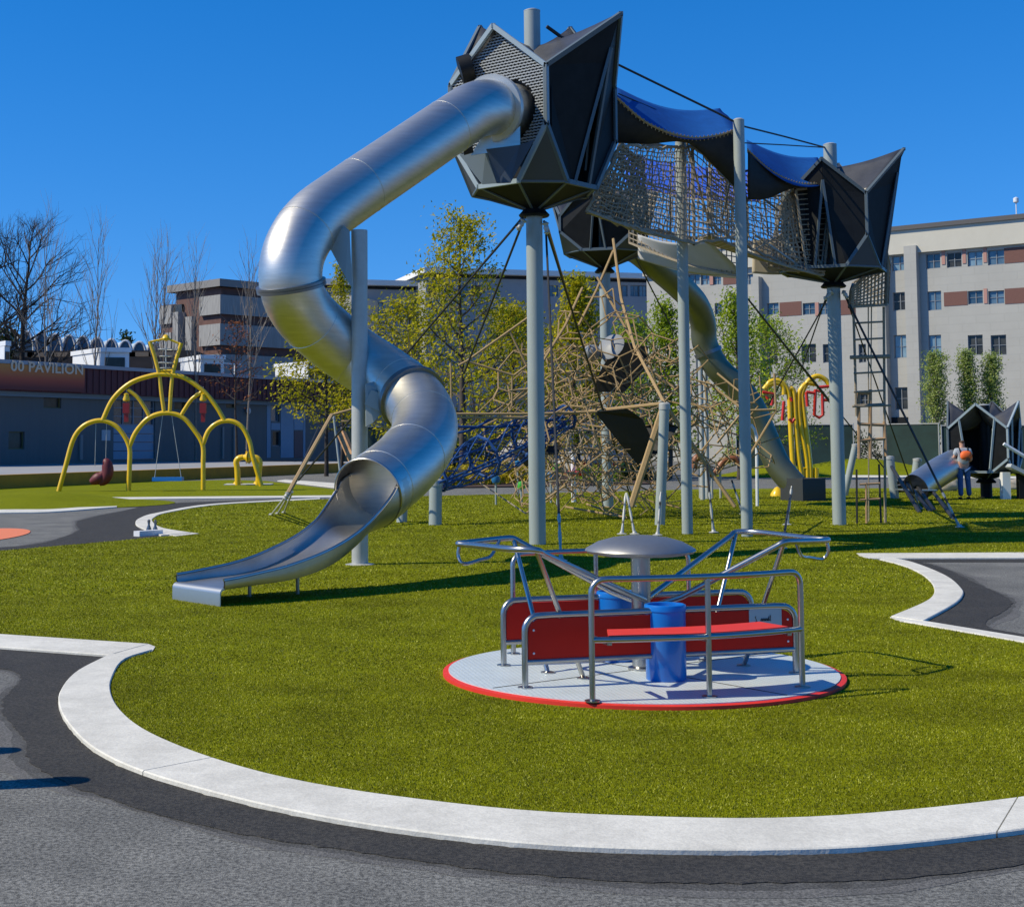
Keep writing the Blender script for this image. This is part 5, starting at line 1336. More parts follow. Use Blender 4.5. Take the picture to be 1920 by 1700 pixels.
m = MB(); q = fa.pt(fa.hit(1898, 400)[0], ztop + .3, -1); m.tube([q, q + Vector((0, 0, 1.2))], .04, 6); m.lathe([(0, 0), (.2, .1), (.2, .4), (0, .5)], q + Vector((0, 0, 1.1)), 10); m.build('roof_vent', M_WHITE, ob, smooth=True)
m = MB(); h = fa.rect(1672, 1722, 782, 806); fa.block(m, h[0], h[1], h[2], h[3], .01, .1); m.build('loading_door', M_BLACK, ob)
h = fa.rect(1708, 1713, 745, 790); m = MB(); fa.block(m, h[0], h[1], h[2], h[3], .01, .25); m.build('wall_fixture', M_BROWN, ob)

# ---- shaded wing behind the spring trees (two blocks that face away from the sun)
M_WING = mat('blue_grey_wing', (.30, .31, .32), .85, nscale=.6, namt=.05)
def wing(xa, xb, Y, ytop, lab, rows, sx, base_px):
    f = Facade((XY(xa, Y), Y), (XY(xa, Y) + .97 * 10, Y + .26 * 10)); t = thing('building_wing', lab, 'building', f.pt(2, 0))
    u1 = f.hit(xb, 700)[0]; zt = f.hit(xa, ytop)[1]; hs = []
    for y0, y1 in rows:
        for x in sx: hs.append(f.rect(x, x + 17, y0, y1))
    m = MB(); f.wall(m, 0, u1, -.2, zt - .9, hs); 
    for (u, v) in ((0, -20), (u1, -20)): m.add([f.pt(u, -.2), f.pt(u, -.2, v), f.pt(u, zt - .9, v), f.pt(u, zt - .9)], [(0, 1, 2, 3)])
    m.build('wall', M_WING, t)
    for i, h in enumerate(hs): f.window(t, h, glass(3 if i % 3 else 1), M_WFR)
    m = MB(); f.block(m, -.3, u1 + .3, zt - .9, zt - .55, -20, .0); m.build('eave_shade', M_BLACK, t)  # black strip stands for the shadow below the roof edge
    m = MB(); f.block(m, -.4, u1 + .4, zt - .55, zt, -20.2, .9); m.build('roof_edge', mat('white_roof_edge', (.66, .65, .62), .7), t)
    m = MB()
    for x0, x1, (y0, y1) in ((xa + 3, xa + 18, rows[0]), (xa + 84, xa + 100, rows[0])):
        h = f.rect(x0, x1, y0, y1); m = MB(); f.block(m, h[0], h[1], h[2], h[3], .004, .03); m.build('brown_panel', M_BROWN, t)
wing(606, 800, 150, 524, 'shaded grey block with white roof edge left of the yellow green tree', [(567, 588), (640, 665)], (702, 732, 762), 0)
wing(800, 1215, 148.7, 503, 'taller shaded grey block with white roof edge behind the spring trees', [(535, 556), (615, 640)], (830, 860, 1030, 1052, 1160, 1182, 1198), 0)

# ---- dark pavilion on the left
fp = Facade((XY(0, 84), 84.0), (XY(650, 116), 116.0))
pv = thing('pavilion', 'long dark blue pavilion with maroon fascia and orange sign on the left', 'building', fp.pt(5, .5))
u0, u1 = fp.hit(-200, 800)[0], fp.hit(665, 800)[0]
ztf = fp.hit(0, 683)[1]; zlf = fp.hit(0, 733)[1]
M_DBLUE = mat('dark_blue_siding', (.10, .12, .125), .7, nscale=.5, namt=.08, stretch=(6, 6, .3))
M_LBLUE = mat('pale_blue_siding', (.20, .30, .40), .7, nscale=.5, namt=.06)
pw = []
def PW(x0, x1, y0, y1): h = fp.rect(x0, x1, y0, y1); pw.append(h); return h
ow = [PW(82, 115, 731, 765), PW(16, 46, 809, 842), PW(327, 349, 738, 768), PW(424, 443, 741, 765)]
gw = [PW(508, 524, 748, 790), PW(552, 567, 746, 768), PW(511, 527, 808, 836)]
od = PW(213, 291, 733, 861)
m = MB(); fp.wall(m, u0, u1, .4, ztf - .2, pw); m.add([fp.pt(u1, .4), fp.pt(u1, .4, -18), fp.pt(u1, ztf - .2, -18), fp.pt(u1, ztf - .2)], [(0, 1, 2, 3)]); m.add([fp.pt(u0, .4), fp.pt(u0, .4, -18), fp.pt(u0, ztf - .2, -18), fp.pt(u0, ztf - .2)], [(0, 1, 2, 3)])
m.build('wall', M_DBLUE, pv)
M_OLFR = mat('olive_window_frame', (.12, .12, .04), .6)
for h in ow: fp.window(pv, h, glass(2), M_OLFR, nx=1, ny=1)
for i, h in enumerate(gw): fp.window(pv, h, glass((3, 2, 2)[i]), M_WFR, nx=2 if i == 1 else 1, ny=1)
zs = od[2] + (od[3] - od[2]) * .5
f = fp.window(pv, (od[0], od[1], zs, od[3]), glass(0), mat('door_frame_grey', (.22, .29, .36), .6), nx=4, ny=4, name='overhead_door')
m = MB()
for k in range(4): fp.block(m, od[0], od[1], od[2] + (zs - od[2]) * k / 4 + .02, od[2] + (zs - od[2]) * (k + 1) / 4 - .02, -.2, -.12)
m.build('door_panel', M_LBLUE, f)
m = MB(); fp.block(m, u0, u1, zlf, ztf, .02, .9)
fo = m.build('fascia', mat('maroon_fascia', (.095, .028, .032), .75, nscale=1, namt=.1), pv)
m = MB()
k = u0
while k < u1: fp.block(m, k, k + .12, zlf + .03, ztf - .03, .9, .96); k += .55
m.build('fascia_rib', mat('maroon_rib', (.075, .02, .025), .7), fo)['kind'] = 'stuff'
m = MB(); fp.block(m, u0, u1, ztf, ztf + .22, -.5, 1.05); m.build('gutter', mat('pale_gutter', (.30, .33, .37), .6), pv)
m = MB(); fp.block(m, u0, u1, zlf - .28, zlf, .0, .3); m.build('soffit_strip', mat('soffit_blue', (.16, .24, .31), .7), pv)
h = fp.rect(503, 571, 742, 857); m = MB(); fp.block(m, h[0], h[1] , .5, zlf - .3, .004, .012)
hh = [gw[0], gw[1], gw[2]]
m = MB(); 
def strip(x0, x1, y0, y1, mm, o=.03, name='trim_panel'):
    h = fp.rect(x0, x1, y0, y1); m = MB(); fp.block(m, h[0], h[1], h[2], h[3], .003, o); return m.build(name, mm, pv)
strip(500, 507, 742, 858, M_LBLUE); strip(526, 550, 742, 858, M_LBLUE); strip(508, 525, 793, 806, M_LBLUE); strip(551, 569, 770, 806, M_LBLUE); strip(568, 572, 742, 858, M_LBLUE); strip(190, 206, 806, 826, mat('pale_notice', (.35, .42, .46), .6), .05, 'notice')
strip(551, 567, 808, 858, mat('navy_door', (.02, .035, .07), .5), .04, 'door'); strip(148, 153, 815, 862, mat('grey_conduit', (.20, .22, .22), .6), .12, 'downpipe')
strip(415, 418, 800, 860, mat('grey_conduit', (.20, .22, .22), .6), .12, 'downpipe'); strip(436, 439, 800, 860, mat('grey_conduit', (.20, .22, .22), .6), .12, 'downpipe')
m = MB(); q = fp.pt(fp.hit(462, 770)[0], fp.hit(462, 770)[1], .15); m.lathe([(.2, 0), (.25, .06), (0, .2)], q, 10, axis=fp.n); m.build('wall_lamp', M_WHITE, pv, smooth=True)
# sign board
hs_ = fp.rect(-200, 134, 684, 722); hs_ = (hs_[0], hs_[1], zlf + .06, ztf - .02)
sb = bpy.data.materials.new('sign_gradient'); sb.use_nodes = True; n = sb.node_tree.nodes; l = sb.node_tree.links
tc = n.new('ShaderNodeTexCoord'); sp3 = n.new('ShaderNodeSeparateXYZ'); l.new(tc.outputs['Generated'], sp3.inputs[0])
cr = n.new('ShaderNodeValToRGB'); cr.color_ramp.elements[0].position = .1; cr.color_ramp.elements[0].color = (.12, .02, .018, 1); cr.color_ramp.elements[1].position = .9; cr.color_ramp.elements[1].color = (.50, .20, .04, 1)
e = cr.color_ramp.elements.new(.45); e.color = (.38, .07, .03, 1)
l.new(sp3.outputs['Z'], cr.inputs[0]); l.new(cr.outputs[0], n['Principled BSDF'].inputs['Base Color']); n['Principled BSDF'].inputs['Roughness'].default_value = .6
m = MB(); fp.block(m, *hs_, 1.0, 1.08); so = m.build('sign_board', sb, pv)
fc = bpy.data.curves.new('lettering', 'FONT'); fc.body = '00 PAVILION'; fc.align_x = 'RIGHT'; fc.extrude = .02; fc.offset = .02; fc.space_character = 1.05
tmp = bpy.data.objects.new('tmp_text', fc); sc.collection.objects.link(tmp); bpy.context.view_layer.update()
tme = bpy.data.meshes.new_from_object(tmp.evaluated_get(bpy.context.evaluated_depsgraph_get())); bpy.data.objects.remove(tmp)
x0_, x1_ = fp.hit(-6, 694)[0], fp.hit(130, 694)[0]; yb_, yt_ = fp.hit(80, 701)[1], fp.hit(80, 682)[1]
xs_ = [v.co.x for v in tme.vertices]; ys_ = [v.co.y for v in tme.vertices]
kx_ = (x1_ - x0_) / (max(xs_) - min(xs_)); ky_ = (yt_ - yb_) / (max(ys_) - min(ys_))
m = MB(); m.add([fp.pt(x0_ + (v.co.x - min(xs_)) * kx_, yb_ + (v.co.y - min(ys_)) * ky_, 1.11 + v.co.z) for v in tme.vertices], [tuple(p.vertices) for p in tme.polygons])
bpy.data.meshes.remove(tme)
m.build('lettering', mat('sign_letters', (.62, .50, .36), .5), so)
# roof boxes
def roofbox(xa, xm, xb, y0, y1, lab, depth=26):
    Y = fp.pt(fp.hit(xm, 700)[0], 0).y + 5
    a = P(xa, y1, Y + 4); b = P(xm, y1, Y); c = P(xb, y1, Y + .5); zt = P(xm, y0, Y).z; z0 = ztf - .6
    t = thing('rooftop_box', lab, 'roof box', (b.x, b.y, ztf), 'white boxes on the pavilion roof')
    d = Vector((a.x - b.x + c.x, a.y - b.y + c.y, 0)); m = MB()
    poly = [(a.x, a.y), (b.x, b.y), (c.x, c.y), (d.x, d.y)]; m.slab(poly, z0, zt); m.build('body', M_WHITE, t)
    cx_, cy_ = sum(p[0] for p in poly) / 4, sum(p[1] for p in poly) / 4
    m = MB(); m.slab([(cx_ + (p[0] - cx_) * 1.08, cy_ + (p[1] - cy_) * 1.08) for p in poly], zt, zt + .3); m.build('roof_cap', M_WHITE, t)
    f_ = Facade((b.x, b.y), (c.x, c.y)); L = (Vector((c.x, c.y, 0)) - f_.a).length
    m = MB(); f_.block(m, L * .15 if f_.d.x > 0 else -L * .85, L * .85 if f_.d.x > 0 else -L * .15, z0 + .2, zt - .35, .01, .05); m.build('window', glass(2), t)
roofbox(136, 188, 242, 660, 688, 'white roof box with dark window left of the yellow crown'); roofbox(338, 376, 420, 673, 692, 'white roof box with dark window right of the yellow crown'); roofbox(516, 578, 590, 684, 701, 'low white roof box above the right end of the maroon fascia'); roofbox(-40, 8, 18, 648, 684, 'white roof box at the left edge above the orange sign')
# barrel vault canopy behind
Yc = 122.0
cn = thing('vault_canopy', 'row of translucent barrel vaults over a dark market hall behind the pavilion', 'canopy', (XY(140, Yc), Yc, 0))
M_VAULT = mat('vault_glass', (.46, .56, .64), .4, nscale=1, namt=.1)
M_RIBW = mat('vault_rib', (.62, .63, .64), .5)
for i in range(13):
    x0 = XY(-45 + i * 26.5, Yc + i * 1.2); x1 = XY(-45 + (i + 1) * 26.5, Yc + i * 1.2); yy = Yc + i * 1.2; rr0 = (x1 - x0) / 2; zb = ZY(652 + i * 1.5, yy, 100); hz = ZY(613 + i * 2.6, yy, 100) - zb
    m = MB(); vs = []; K_ = 10
    for d in (0, 14):
        for k in range(K_ + 1): a = math.pi * k / K_; vs.append(((x0 + x1) / 2 - math.cos(a) * rr0 + d * -.45, yy + d, zb + hz * math.sin(a)))
    m.add(vs, [(k, k + 1, K_ + 2 + k, K_ + 1 + k) for k in range(K_)])
    v_ = m.build('vault', M_VAULT, cn)
    m = MB(); m.add([(p[0], p[1] + .15, p[2]) for p in vs[:K_ + 1]], [tuple(range(K_ + 1))]); m.build('vault_end', mat('vault_end_glass', (.13, .19, .24), .3), v_)
    m = MB(); m.tube([Vector(p) for p in vs[:K_ + 1]], .12, 6); m.build('rib', M_RIBW, v_)
m = MB(); m.box((XY(130, Yc + 9), Yc + 10, ZY(652, Yc, 100) / 2), (24, 12, ZY(652, Yc, 100))); m.build('hall', mat('dark_hall', (.035, .027, .025), .8, nscale=.4, namt=.4, stretch=(1, 1, 3)), cn)
for i in range(9):
    x = XY(0 + i * 38, 118); m = MB(); m.box((x, 118, ZY(665, 118, 100)), (2.2, .6, .35)); m.build('beam', mat('hall_beam', (.25, .18, .12), .8), cn)
# mid building with grey and brown bands
cx_, cy_ = XY(413, 135), 135.0
mb = thing('tower_block', 'grey and brown banded concrete block with flat roof behind the swing arch', 'building', (cx_, cy_, 0))
zt = ZY(528, 135, 413)
d1 = Vector((-.70, .714, 0)); d2 = Vector((.70, .714, 0)); C_ = Vector((cx_, cy_, 0))
M_RIBC = mat('ribbed_concrete', (.36, .35, .33), .9, nscale=1.2, col2=(.24, .235, .225), stretch=(5, 5, .6))
def zz(py): return ZY(py, 135, 413)
M_BRN2 = mat('brown_cladding', (.12, .06, .048), .85, nscale=2, namt=.2)
def quadblock(a, d1_, l1, d2_, l2, z0, z1, mm, name):
    m = MB(); m.slab([(p.x, p.y) for p in (a, a + d1_ * l1, a + d1_ * l1 + d2_ * l2, a + d2_ * l2)], z0, z1); return m.build(name, mm, mb)
quadblock(C_, d1, 7.2, d2, 12, 0, zt - .5, M_BRN2, 'core')
quadblock(C_ - d1 * .6 - d2 * .6, d1, 8.5, d2, 14, zt - .5, zt + .2, mat('roof_slab', (.22, .21, .20), .8), 'roof')
for y0, y1 in ((553, 589), (607, 647), (664, 720)):
    quadblock(C_ - d1 * .35 - d2 * .35, d1, 3.3, d2, 9, max(0, zz(y1)), zz(y0), M_RIBC, 'concrete_band')
quadblock(C_ + d1 * 5.6 - d2 * .9, d1, .9, d2, 3, 0, zz(578), M_RIBC, 'fin')
quadblock(C_ + d1 * 4.1 - d2 * .4, d1, 1.0, d2, 3, 0, zz(588), M_RIBC, 'fin')
quadblock(C_ + d1 * 7.2 - d2 * .2, d1, 2.2, d2, 9, 0, zz(560), M_BRN2, 'side_bay')
for y0, y1 in ((562, 598), (615, 660)): quadblock(C_ + d1 * 7.3 - d2 * .5, d1, 2.0, d2, 9, zz(y1), zz(y0), M_RIBC, 'concrete_band')
quadblock(C_ + d1 * 5.9 - d2 * .25, d1, 1.3, d2, 1, zz(590), zz(562), glass(2), 'window')
q = Facade((XY(470, 150), 150), (XY(600, 147), 147)); t = thing('low_block', 'pale beige low block between the banded block and the slide', 'building', q.pt(4, 0))
m = MB(); q.block(m, -2, q.hit(660, 600)[0], 0, q.hit(520, 560)[1], -10, 0); m.build('wall', M_CREAM, t)
for y in (590, 625, 655):
    h = q.rect(490, 640, y, y + 10); m = MB(); q.block(m, h[0], h[1], h[2], h[3], .02, .1); m.build('window_band', glass(0), t)
# white fence on the pavilion roof
t = thing('roof_railing', 'thin white railing on the pavilion roof between two white boxes', 'railing', fp.pt(fp.hit(460, 690)[0], ztf, -3))
m = MB(); uA, uB = fp.hit(425, 690)[0], fp.hit(512, 690)[0]
fp.block(m, uA, uB, ztf + 1.25, ztf + 1.33, -3, -2.92); k = uA
while k < uB: fp.block(m, k, k + .08, ztf, ztf + 1.25, -3, -2.92); k += 1.6
m.build('rails', M_WHITE, t)

# ------------------------------------------------------------------ fences, shrubs, rocks
M_FGREEN = mat('green_fence_cloth', (.010, .035, .03), .8, nscale=.7, namt=.4)
def fence(x0, x1, Y0, Y1, yt, yb, lab):
    t = thing('screened_fence', lab, 'fence', (XY((x0 + x1) / 2, (Y0 + Y1) / 2), (Y0 + Y1) / 2, 0), 'construction fences with dark green cloth')
    a = Vector((XY(x0, Y0), Y0, 0)); b = Vector((XY(x1, Y1), Y1, 0)); z1 = ZY(yt, Y0); n_ = int((b - a).length / 2.6)
    m = MB(); d = (b - a).normalized(); m.bar(a + Vector((0, 0, z1 / 2)), b + Vector((0, 0, z1 / 2)), .03, z1); m.build('cloth', M_FGREEN, t)
    m = MB(); m.tube([a + Vector((0, -.05, z1 + .04)), b + Vector((0, -.05, z1 + .04))], .03, 6); m.build('top_rail', M_POLEG, t)
    for k in range(n_ + 1):
        p = a.lerp(b, k / n_); m = MB(); m.tube([p + Vector((0, -.06, 0)), p + Vector((0, -.06, z1 + .1))], .035, 6); m.build('post', M_POLEG, t)
fence(1380, 1600, 92, 90, 800, 850, 'dark green screened fence behind the yellow pipe sculpture'); fence(1655, 1760, 82, 80, 800, 850, 'dark green screened fence left of the person'); fence(1765, 1960, 84, 82, 803, 850, 'dark green screened fence behind the playhouse'); fence(640, 1000, 98, 96, 800, 845, 'dark green screened fence behind the blue net tunnel')

def leaf_cloud(m, pts, size, r_, n, spread):
    for p in pts:
        for _ in range(n):
            c = p + Vector((r_.gauss(0, spread), r_.gauss(0, spread), r_.gauss(0, spread * .8)))
            s_ = size * r_.uniform(.6, 1.3); u = Vector((r_.gauss(0, 1), r_.gauss(0, 1), r_.gauss(0, 1))).normalized(); v = u.orthogonal().normalized()
            m.add([c - u * s_ - v * s_ * .5, c + u * s_ - v * s_ * .1, c + u * s_ * .3 + v * s_ * .7], [(0, 1, 2)])
def shrub(px, py, wpx, hpx, lab, lm, Y=None, z0=0):
    b = G(px, py) if Y is None else Vector((XY(px, Y), Y, z0)); r_ = random.Random(int(px * 7 + py)); k = b.y / F
    t = thing('shrub', lab, 'shrub', b); m = MB(); w2, h2 = wpx * k / 2, hpx * k
    for i in range(9):
        a = r_.uniform(0, 6.3); rr0 = r_.uniform(.2, .9) * w2; m.tube([b + Vector((0, 0, 0)), b + Vector((rr0 * math.cos(a), rr0 * .7 * math.sin(a), h2 * r_.uniform(.5, .95)))], .015, 4)
    m.build('stem', M_BARK, t); m = MB(); pts = []
    for i in range(int(30 + wpx * .8)):
        a = r_.uniform(0, 6.3); rr0 = math.sqrt(r_.random()) * w2; e = math.sqrt(max(0, 1 - (rr0 / w2) ** 2)); pts.append(b + Vector((rr0 * math.cos(a), rr0 * .7 * math.sin(a), h2 * e * r_.uniform(.25, 1))))
    leaf_cloud(m, pts, .075 * (b.y / 50) ** .5, r_, 16, .16 * (b.y / 50) ** .5); m.build('foliage', lm, t)
M_LG = island_mat('leaf_yellow_green', (.17, .18, .005), (.60, .50, .015), .55, .42, c3=(.36, .35, .008), mid=.5)
M_LG2 = island_mat('leaf_fresh_green', (.12, .20, .008), (.42, .50, .03), .55, .4, c3=(.24, .33, .012), mid=.5)
M_LG3 = island_mat('leaf_columnar', (.15, .22, .03), (.50, .55, .22), .6, .5, c3=(.30, .38, .09), mid=.5)
M_LGD = island_mat('leaf_dark', (.008, .018, .006), (.05, .08, .015), .6, .15)
M_LYEL = island_mat('leaf_gold', (.22, .20, .01), (.60, .45, .02), .6, .3)
for px, py, w_, h_, l_, mm in ((835, 912, 60, 38, 'yellow green shrub low behind the blue net tunnel post', M_LYEL), (900, 910, 80, 42, 'golden shrub left of the grey boulder', M_LYEL), (960, 908, 70, 40, 'golden shrub in front of the grey boulder', M_LYEL), (1010, 905, 50, 34, 'golden shrub close to the tall pole', M_LYEL), (1120, 905, 90, 30, 'green shrub under the rope net', M_LG2), (1190, 902, 60, 34, 'dark shrub right of the white play post', M_LGD), (890, 890, 120, 70, 'dark evergreen shrub behind the blue tunnel', M_LGD), (1600, 868, 110, 60, 'dark shrub behind the right tower pole', M_LGD), (1640, 860, 60, 80, 'olive shrub behind the rope ladder', M_LG3), (1545, 842, 90, 68, 'olive bush over the screened fence', M_LG2), (1480, 850, 60, 60, 'green bush behind the yellow pipes', M_LG2)):
    shrub(px, py, w_, h_, l_, mm)
M_ROCK = mat('boulder_granite', (.40, .38, .35), .85, nscale=2.5, col2=(.26, .25, .24), bump=.6, bscale=8)
M_ROCKT = mat('boulder_tan', (.50, .43, .32), .85, nscale=2.5, col2=(.36, .31, .24), bump=.6, bscale=8)
def rock(px, py, wpx, hpx, lab, mm):
    b = G(px, py); b.z = 0; k = b.y / F; bm = bmesh.new(); bmesh.ops.create_icosphere(bm, subdivisions=3, radius=1); r_ = random.Random(int(px)); ph = [r_.uniform(0, 6) for _ in range(6)]
    for v in bm.verts:
        c = v.co; s_ = 1 + .16 * math.sin(3 * c.x + ph[0]) * math.cos(2.6 * c.y + ph[1]) + .10 * math.sin(6 * c.z + ph[2] + 3 * c.x)
        for q in ((.8, .3, .5), (-.7, .2, .6), (.1, -.9, .4)):
            dq = c.dot(Vector(q).normalized())
            if dq > .72: s_ *= .72 / dq
        v.co = c * s_
    m = MB(); m.add([(b.x + v.co.x * wpx * k / 2, b.y + v.co.y * wpx * k * .4, hpx * k * .42 + v.co.z * hpx * k * .55) for v in bm.verts], [[v.index for v in f.verts] for f in bm.faces]); bm.free()
    o = m.build('boulder', mm, smooth=True, loc=b); tag(o, lab, 'boulder', 'boulders in the planting beds')
rock(975, 888, 120, 68, 'large pale grey boulder behind the golden shrubs', M_ROCK); rock(1080, 888, 90, 46, 'grey boulder behind the white play post', M_ROCK); rock(1778, 921, 34, 32, 'tan boulder left of the person', M_ROCKT); rock(1905, 918, 50, 22, 'flat tan boulder under the ramp', M_ROCKT); rock(652, 911, 18, 20, 'small tan boulder beside the slide mouth', M_ROCKT); rock(1740, 918, 20, 12, 'small low tan boulder near the leaning posts', M_ROCKT)
# coloured ribbon-like mural blocks behind the net
mu = thing('mural_wall', 'low wall painted with bright zigzag blocks seen through the rope net', 'mural wall', G(1140, 893))
Ym = G(1140, 893).y; m = MB(); a, b_ = P(1085, 893, Ym), P(1215, 893, Ym); m.box(((a.x + b_.x) / 2, Ym, ZY(862, Ym) / 2), (b_.x - a.x, .2, ZY(862, Ym))); m.build('wall', mat('mural_grey', (.28, .29, .30), .8), mu)
cols = [(.6, .03, .02), (.05, .35, .6), (.3, .5, .1), (.75, .2, .04), (.02, .08, .3), (.6, .6, .5), (.05, .4, .35)]
for i in range(16):
    x = 1088 + i * 8; y = 866 + (i * 5 % 11); m = MB(); c = P(x, y, Ym - .13); m.panel([c, c + Vector((.28, 0, .08)), c + Vector((.24, 0, -.2)), c + Vector((-.05, 0, -.26))], .03); m.build('paint_block', mat('mural_%s' % 'abcdefg'[i % 7], cols[i % 7], .6), mu)

# ------------------------------------------------------------------ trees
def tree(name, px, Y, ytop, wpx, lab, lm, bm_, seed, kind='round', ybase=None, trunk_r=.16, leaves=9, lsize=.10, z0=0, levels=4, lsp=.22, lean=0, group=None, first=.22):
    r_ = random.Random(seed); b = Vector((XY(px, Y), Y, z0)); Hh = ZY(ytop, Y, px) - z0; Wd = wpx * Y / F / 2
    t = thing(name, lab, 'tree', b, group); wood = MB(); tips = []
    def branch(p, d, L, r, lev):
        n = 4; pts = [p]; q = p
        for i in range(n):
            d = (d + Vector((r_.gauss(0, .10), r_.gauss(0, .10), r_.gauss(0, .06) + (.06 if kind != 'round' else .03)))).normalized(); q = q + d * L / n; pts.append(q)
        wood.tube(pts, [r * (1 - .6 * i / n) for i in range(n + 1)], 6 if lev < 2 else (4 if lev == 2 else 3), caps=False)
        if lev >= 2:
            for q_ in pts[1:]: tips.append(q_)
        if lev >= levels: return
        nb = {1: 5, 2: 4, 3: 3}.get(lev, 2)
        for i in range(nb):
            f = r_.uniform(.3, 1); k = min(n - 1, int(f * n)); pp = pts[k].lerp(pts[k + 1], f * n - k if f * n - k <= 1 else 1)
            ax = d.orthogonal().normalized(); ax = Matrix.Rotation(r_.uniform(0, 6.28), 3, d) @ ax
            ang = R(r_.uniform(22, 50)) if kind != 'poplar' else R(r_.uniform(10, 22))
            branch(pp, Matrix.Rotation(ang, 3, ax) @ d, L * r_.uniform(.5, .72), r * .5, lev + 1)
    # trunk
    tp = [b]; q = b.copy(); d = Vector((lean, 0, 1)).normalized(); n = 8
    for i in range(n):
        d = (d + Vector((r_.gauss(0, .03), r_.gauss(0, .03), .05))).normalized(); q = q + d * Hh * .93 / n; tp.append(q)
    off = tp[-1] - b; tp = [p - Vector((off.x, off.y, 0)) * (i / n) * (.9 if not lean else 0) for i, p in enumerate(tp)]
    trk = MB(); trk.tube(tp, [trunk_r * (1 - .85 * i / n) for i in range(n + 1)], 10, caps=False)
    nbr = {'round': 26, 'cone': 34, 'poplar': 20, 'column': 34, 'oak': 24}[kind]
    for i in range(nbr):
        f = first + (1 - first) * (i / nbr) ** (.9); h = f * n; k = min(n - 1, int(h)); pp = tp[k].lerp(tp[k + 1], h - k); a = i * 2.4 + r_.uniform(-.4, .4)
        rel = (f - first) / (1 - first)
        if kind == 'round': L = Wd * 1.05 * math.sqrt(max(.05, 1 - (rel * 1.0) ** 1.7)) ; up = .25 + .6 * rel
        elif kind == 'cone': L = Wd * (1.05 - .9 * rel) * r_.uniform(.75, 1.1); up = .12 + .5 * rel
        elif kind == 'poplar': L = Hh * .30 * (1 - .6 * rel); up = 3.5
        elif kind == 'column': L = Wd * (1.0 - .55 * rel ** 2); up = 1.1
        else: L = Wd * 1.15 * math.sqrt(max(.1, 1 - rel ** 2)) * r_.uniform(.8, 1.1); up = .35 + .9 * rel
        branch(pp, Vector((math.cos(a), math.sin(a), up)).normalized(), L, trunk_r * .42 * (1 - .6 * rel), 2 if kind in ('poplar',) else 1 if kind == 'oak' else 2)
    trk.build('trunk', bm_, t, smooth=True); wood.build('limbs', bm_, t)
    if lm:
        m = MB(); leaf_cloud(m, tips, lsize, r_, leaves, lsp); m.build('crown', lm, t)
    return t
tree('spring_tree', 868, 62, 372, 330, 'tall airy tree with yellow green young leaves behind the front tower pole', M_LG, M_BARK, 11, 'cone', trunk_r=.17, leaves=9, lsize=0.098, lsp=.30, levels=3, first=.13)
tree('spring_tree', 770, 72, 560, 210, 'broad yellow green young tree left of the tallest spring tree', M_LG, M_BARK, 12, 'round', trunk_r=.14, leaves=9, lsize=0.109, lsp=.34, levels=3, first=.15)
tree('spring_tree', 612, 74, 640, 170, 'yellow green tree reaching out left of the slide over the pavilion roof', M_LG, M_BARKD, 13, 'round', trunk_r=.12, leaves=8, lsize=0.103, lsp=.28, levels=3, first=.35)
tree('spring_tree', 640, 80, 470, 70, 'thin sparse young tree seen through the slide bend', M_LG, M_BARKD, 14, 'cone', trunk_r=.10, leaves=5, lsize=0.081, lsp=.2, levels=3, first=.4)
tree('green_tree', 1085, 66, 500, 190, 'denser green yellow tree behind the space net and far tower', M_LG, M_BARK, 15, 'cone', trunk_r=.15, leaves=11, lsize=0.103, lsp=.30, levels=3, first=.12)
tree('green_tree', 965, 70, 560, 170, 'green yellow tree just left of the tall grey pole', M_LG, M_BARK, 16, 'round', trunk_r=.13, leaves=11, lsize=0.103, lsp=.32, levels=3, first=.12)
tree('green_tree', 1190, 72, 585, 150, 'green tree behind the right half of the space net', M_LG2, M_BARK, 17, 'round', trunk_r=.13, leaves=7, lsize=0.103, lsp=.32, levels=3, first=.12)
tree('green_tree', 1255, 66, 545, 120, 'narrow fresh green tree behind the rear olive slide', M_LG2, M_BARK, 18, 'cone', trunk_r=.12, leaves=7, lsize=0.098, lsp=.26, levels=3, first=.12)
tree('green_tree', 1385, 64, 528, 160, 'bright green tree between the two slim grey poles', M_LG2, M_BARK, 19, 'cone', trunk_r=.13, leaves=6, lsize=0.098, lsp=.28, levels=3, first=.2)
tree('green_tree', 1440, 76, 590, 140, 'sparse pale green tree right of the rear slide', M_LG2, M_BARKG, 20, 'round', trunk_r=.13, leaves=3, lsize=0.092, lsp=.3, levels=4, first=.2)
for i, (px, yt, w_) in enumerate(((1760, 652, 50), (1817, 648, 38), (1865, 656, 42))):
    tree('columnar_tree', px, 88, yt, w_, ('pale green columnar tree nearest the rope ladder', 'middle one of the three pale green columnar trees', 'columnar tree standing right above the small playhouse')[i], M_LG3, M_BARKG, 30 + i, 'column', trunk_r=.15, leaves=9, lsize=.085, lsp=.22, levels=3, first=.2, group='three columnar trees before the grey building')
tree('bare_tree', 50, 108, 418, 215, 'large dark leafless tree at the left edge', None, M_BARKD, 40, 'oak', trunk_r=.32, levels=4, first=.26)
tree('bare_tree', -60, 104, 440, 200, 'leafless tree cut by the left picture edge', None, M_BARKD, 41, 'oak', trunk_r=.35, levels=4, first=.3)
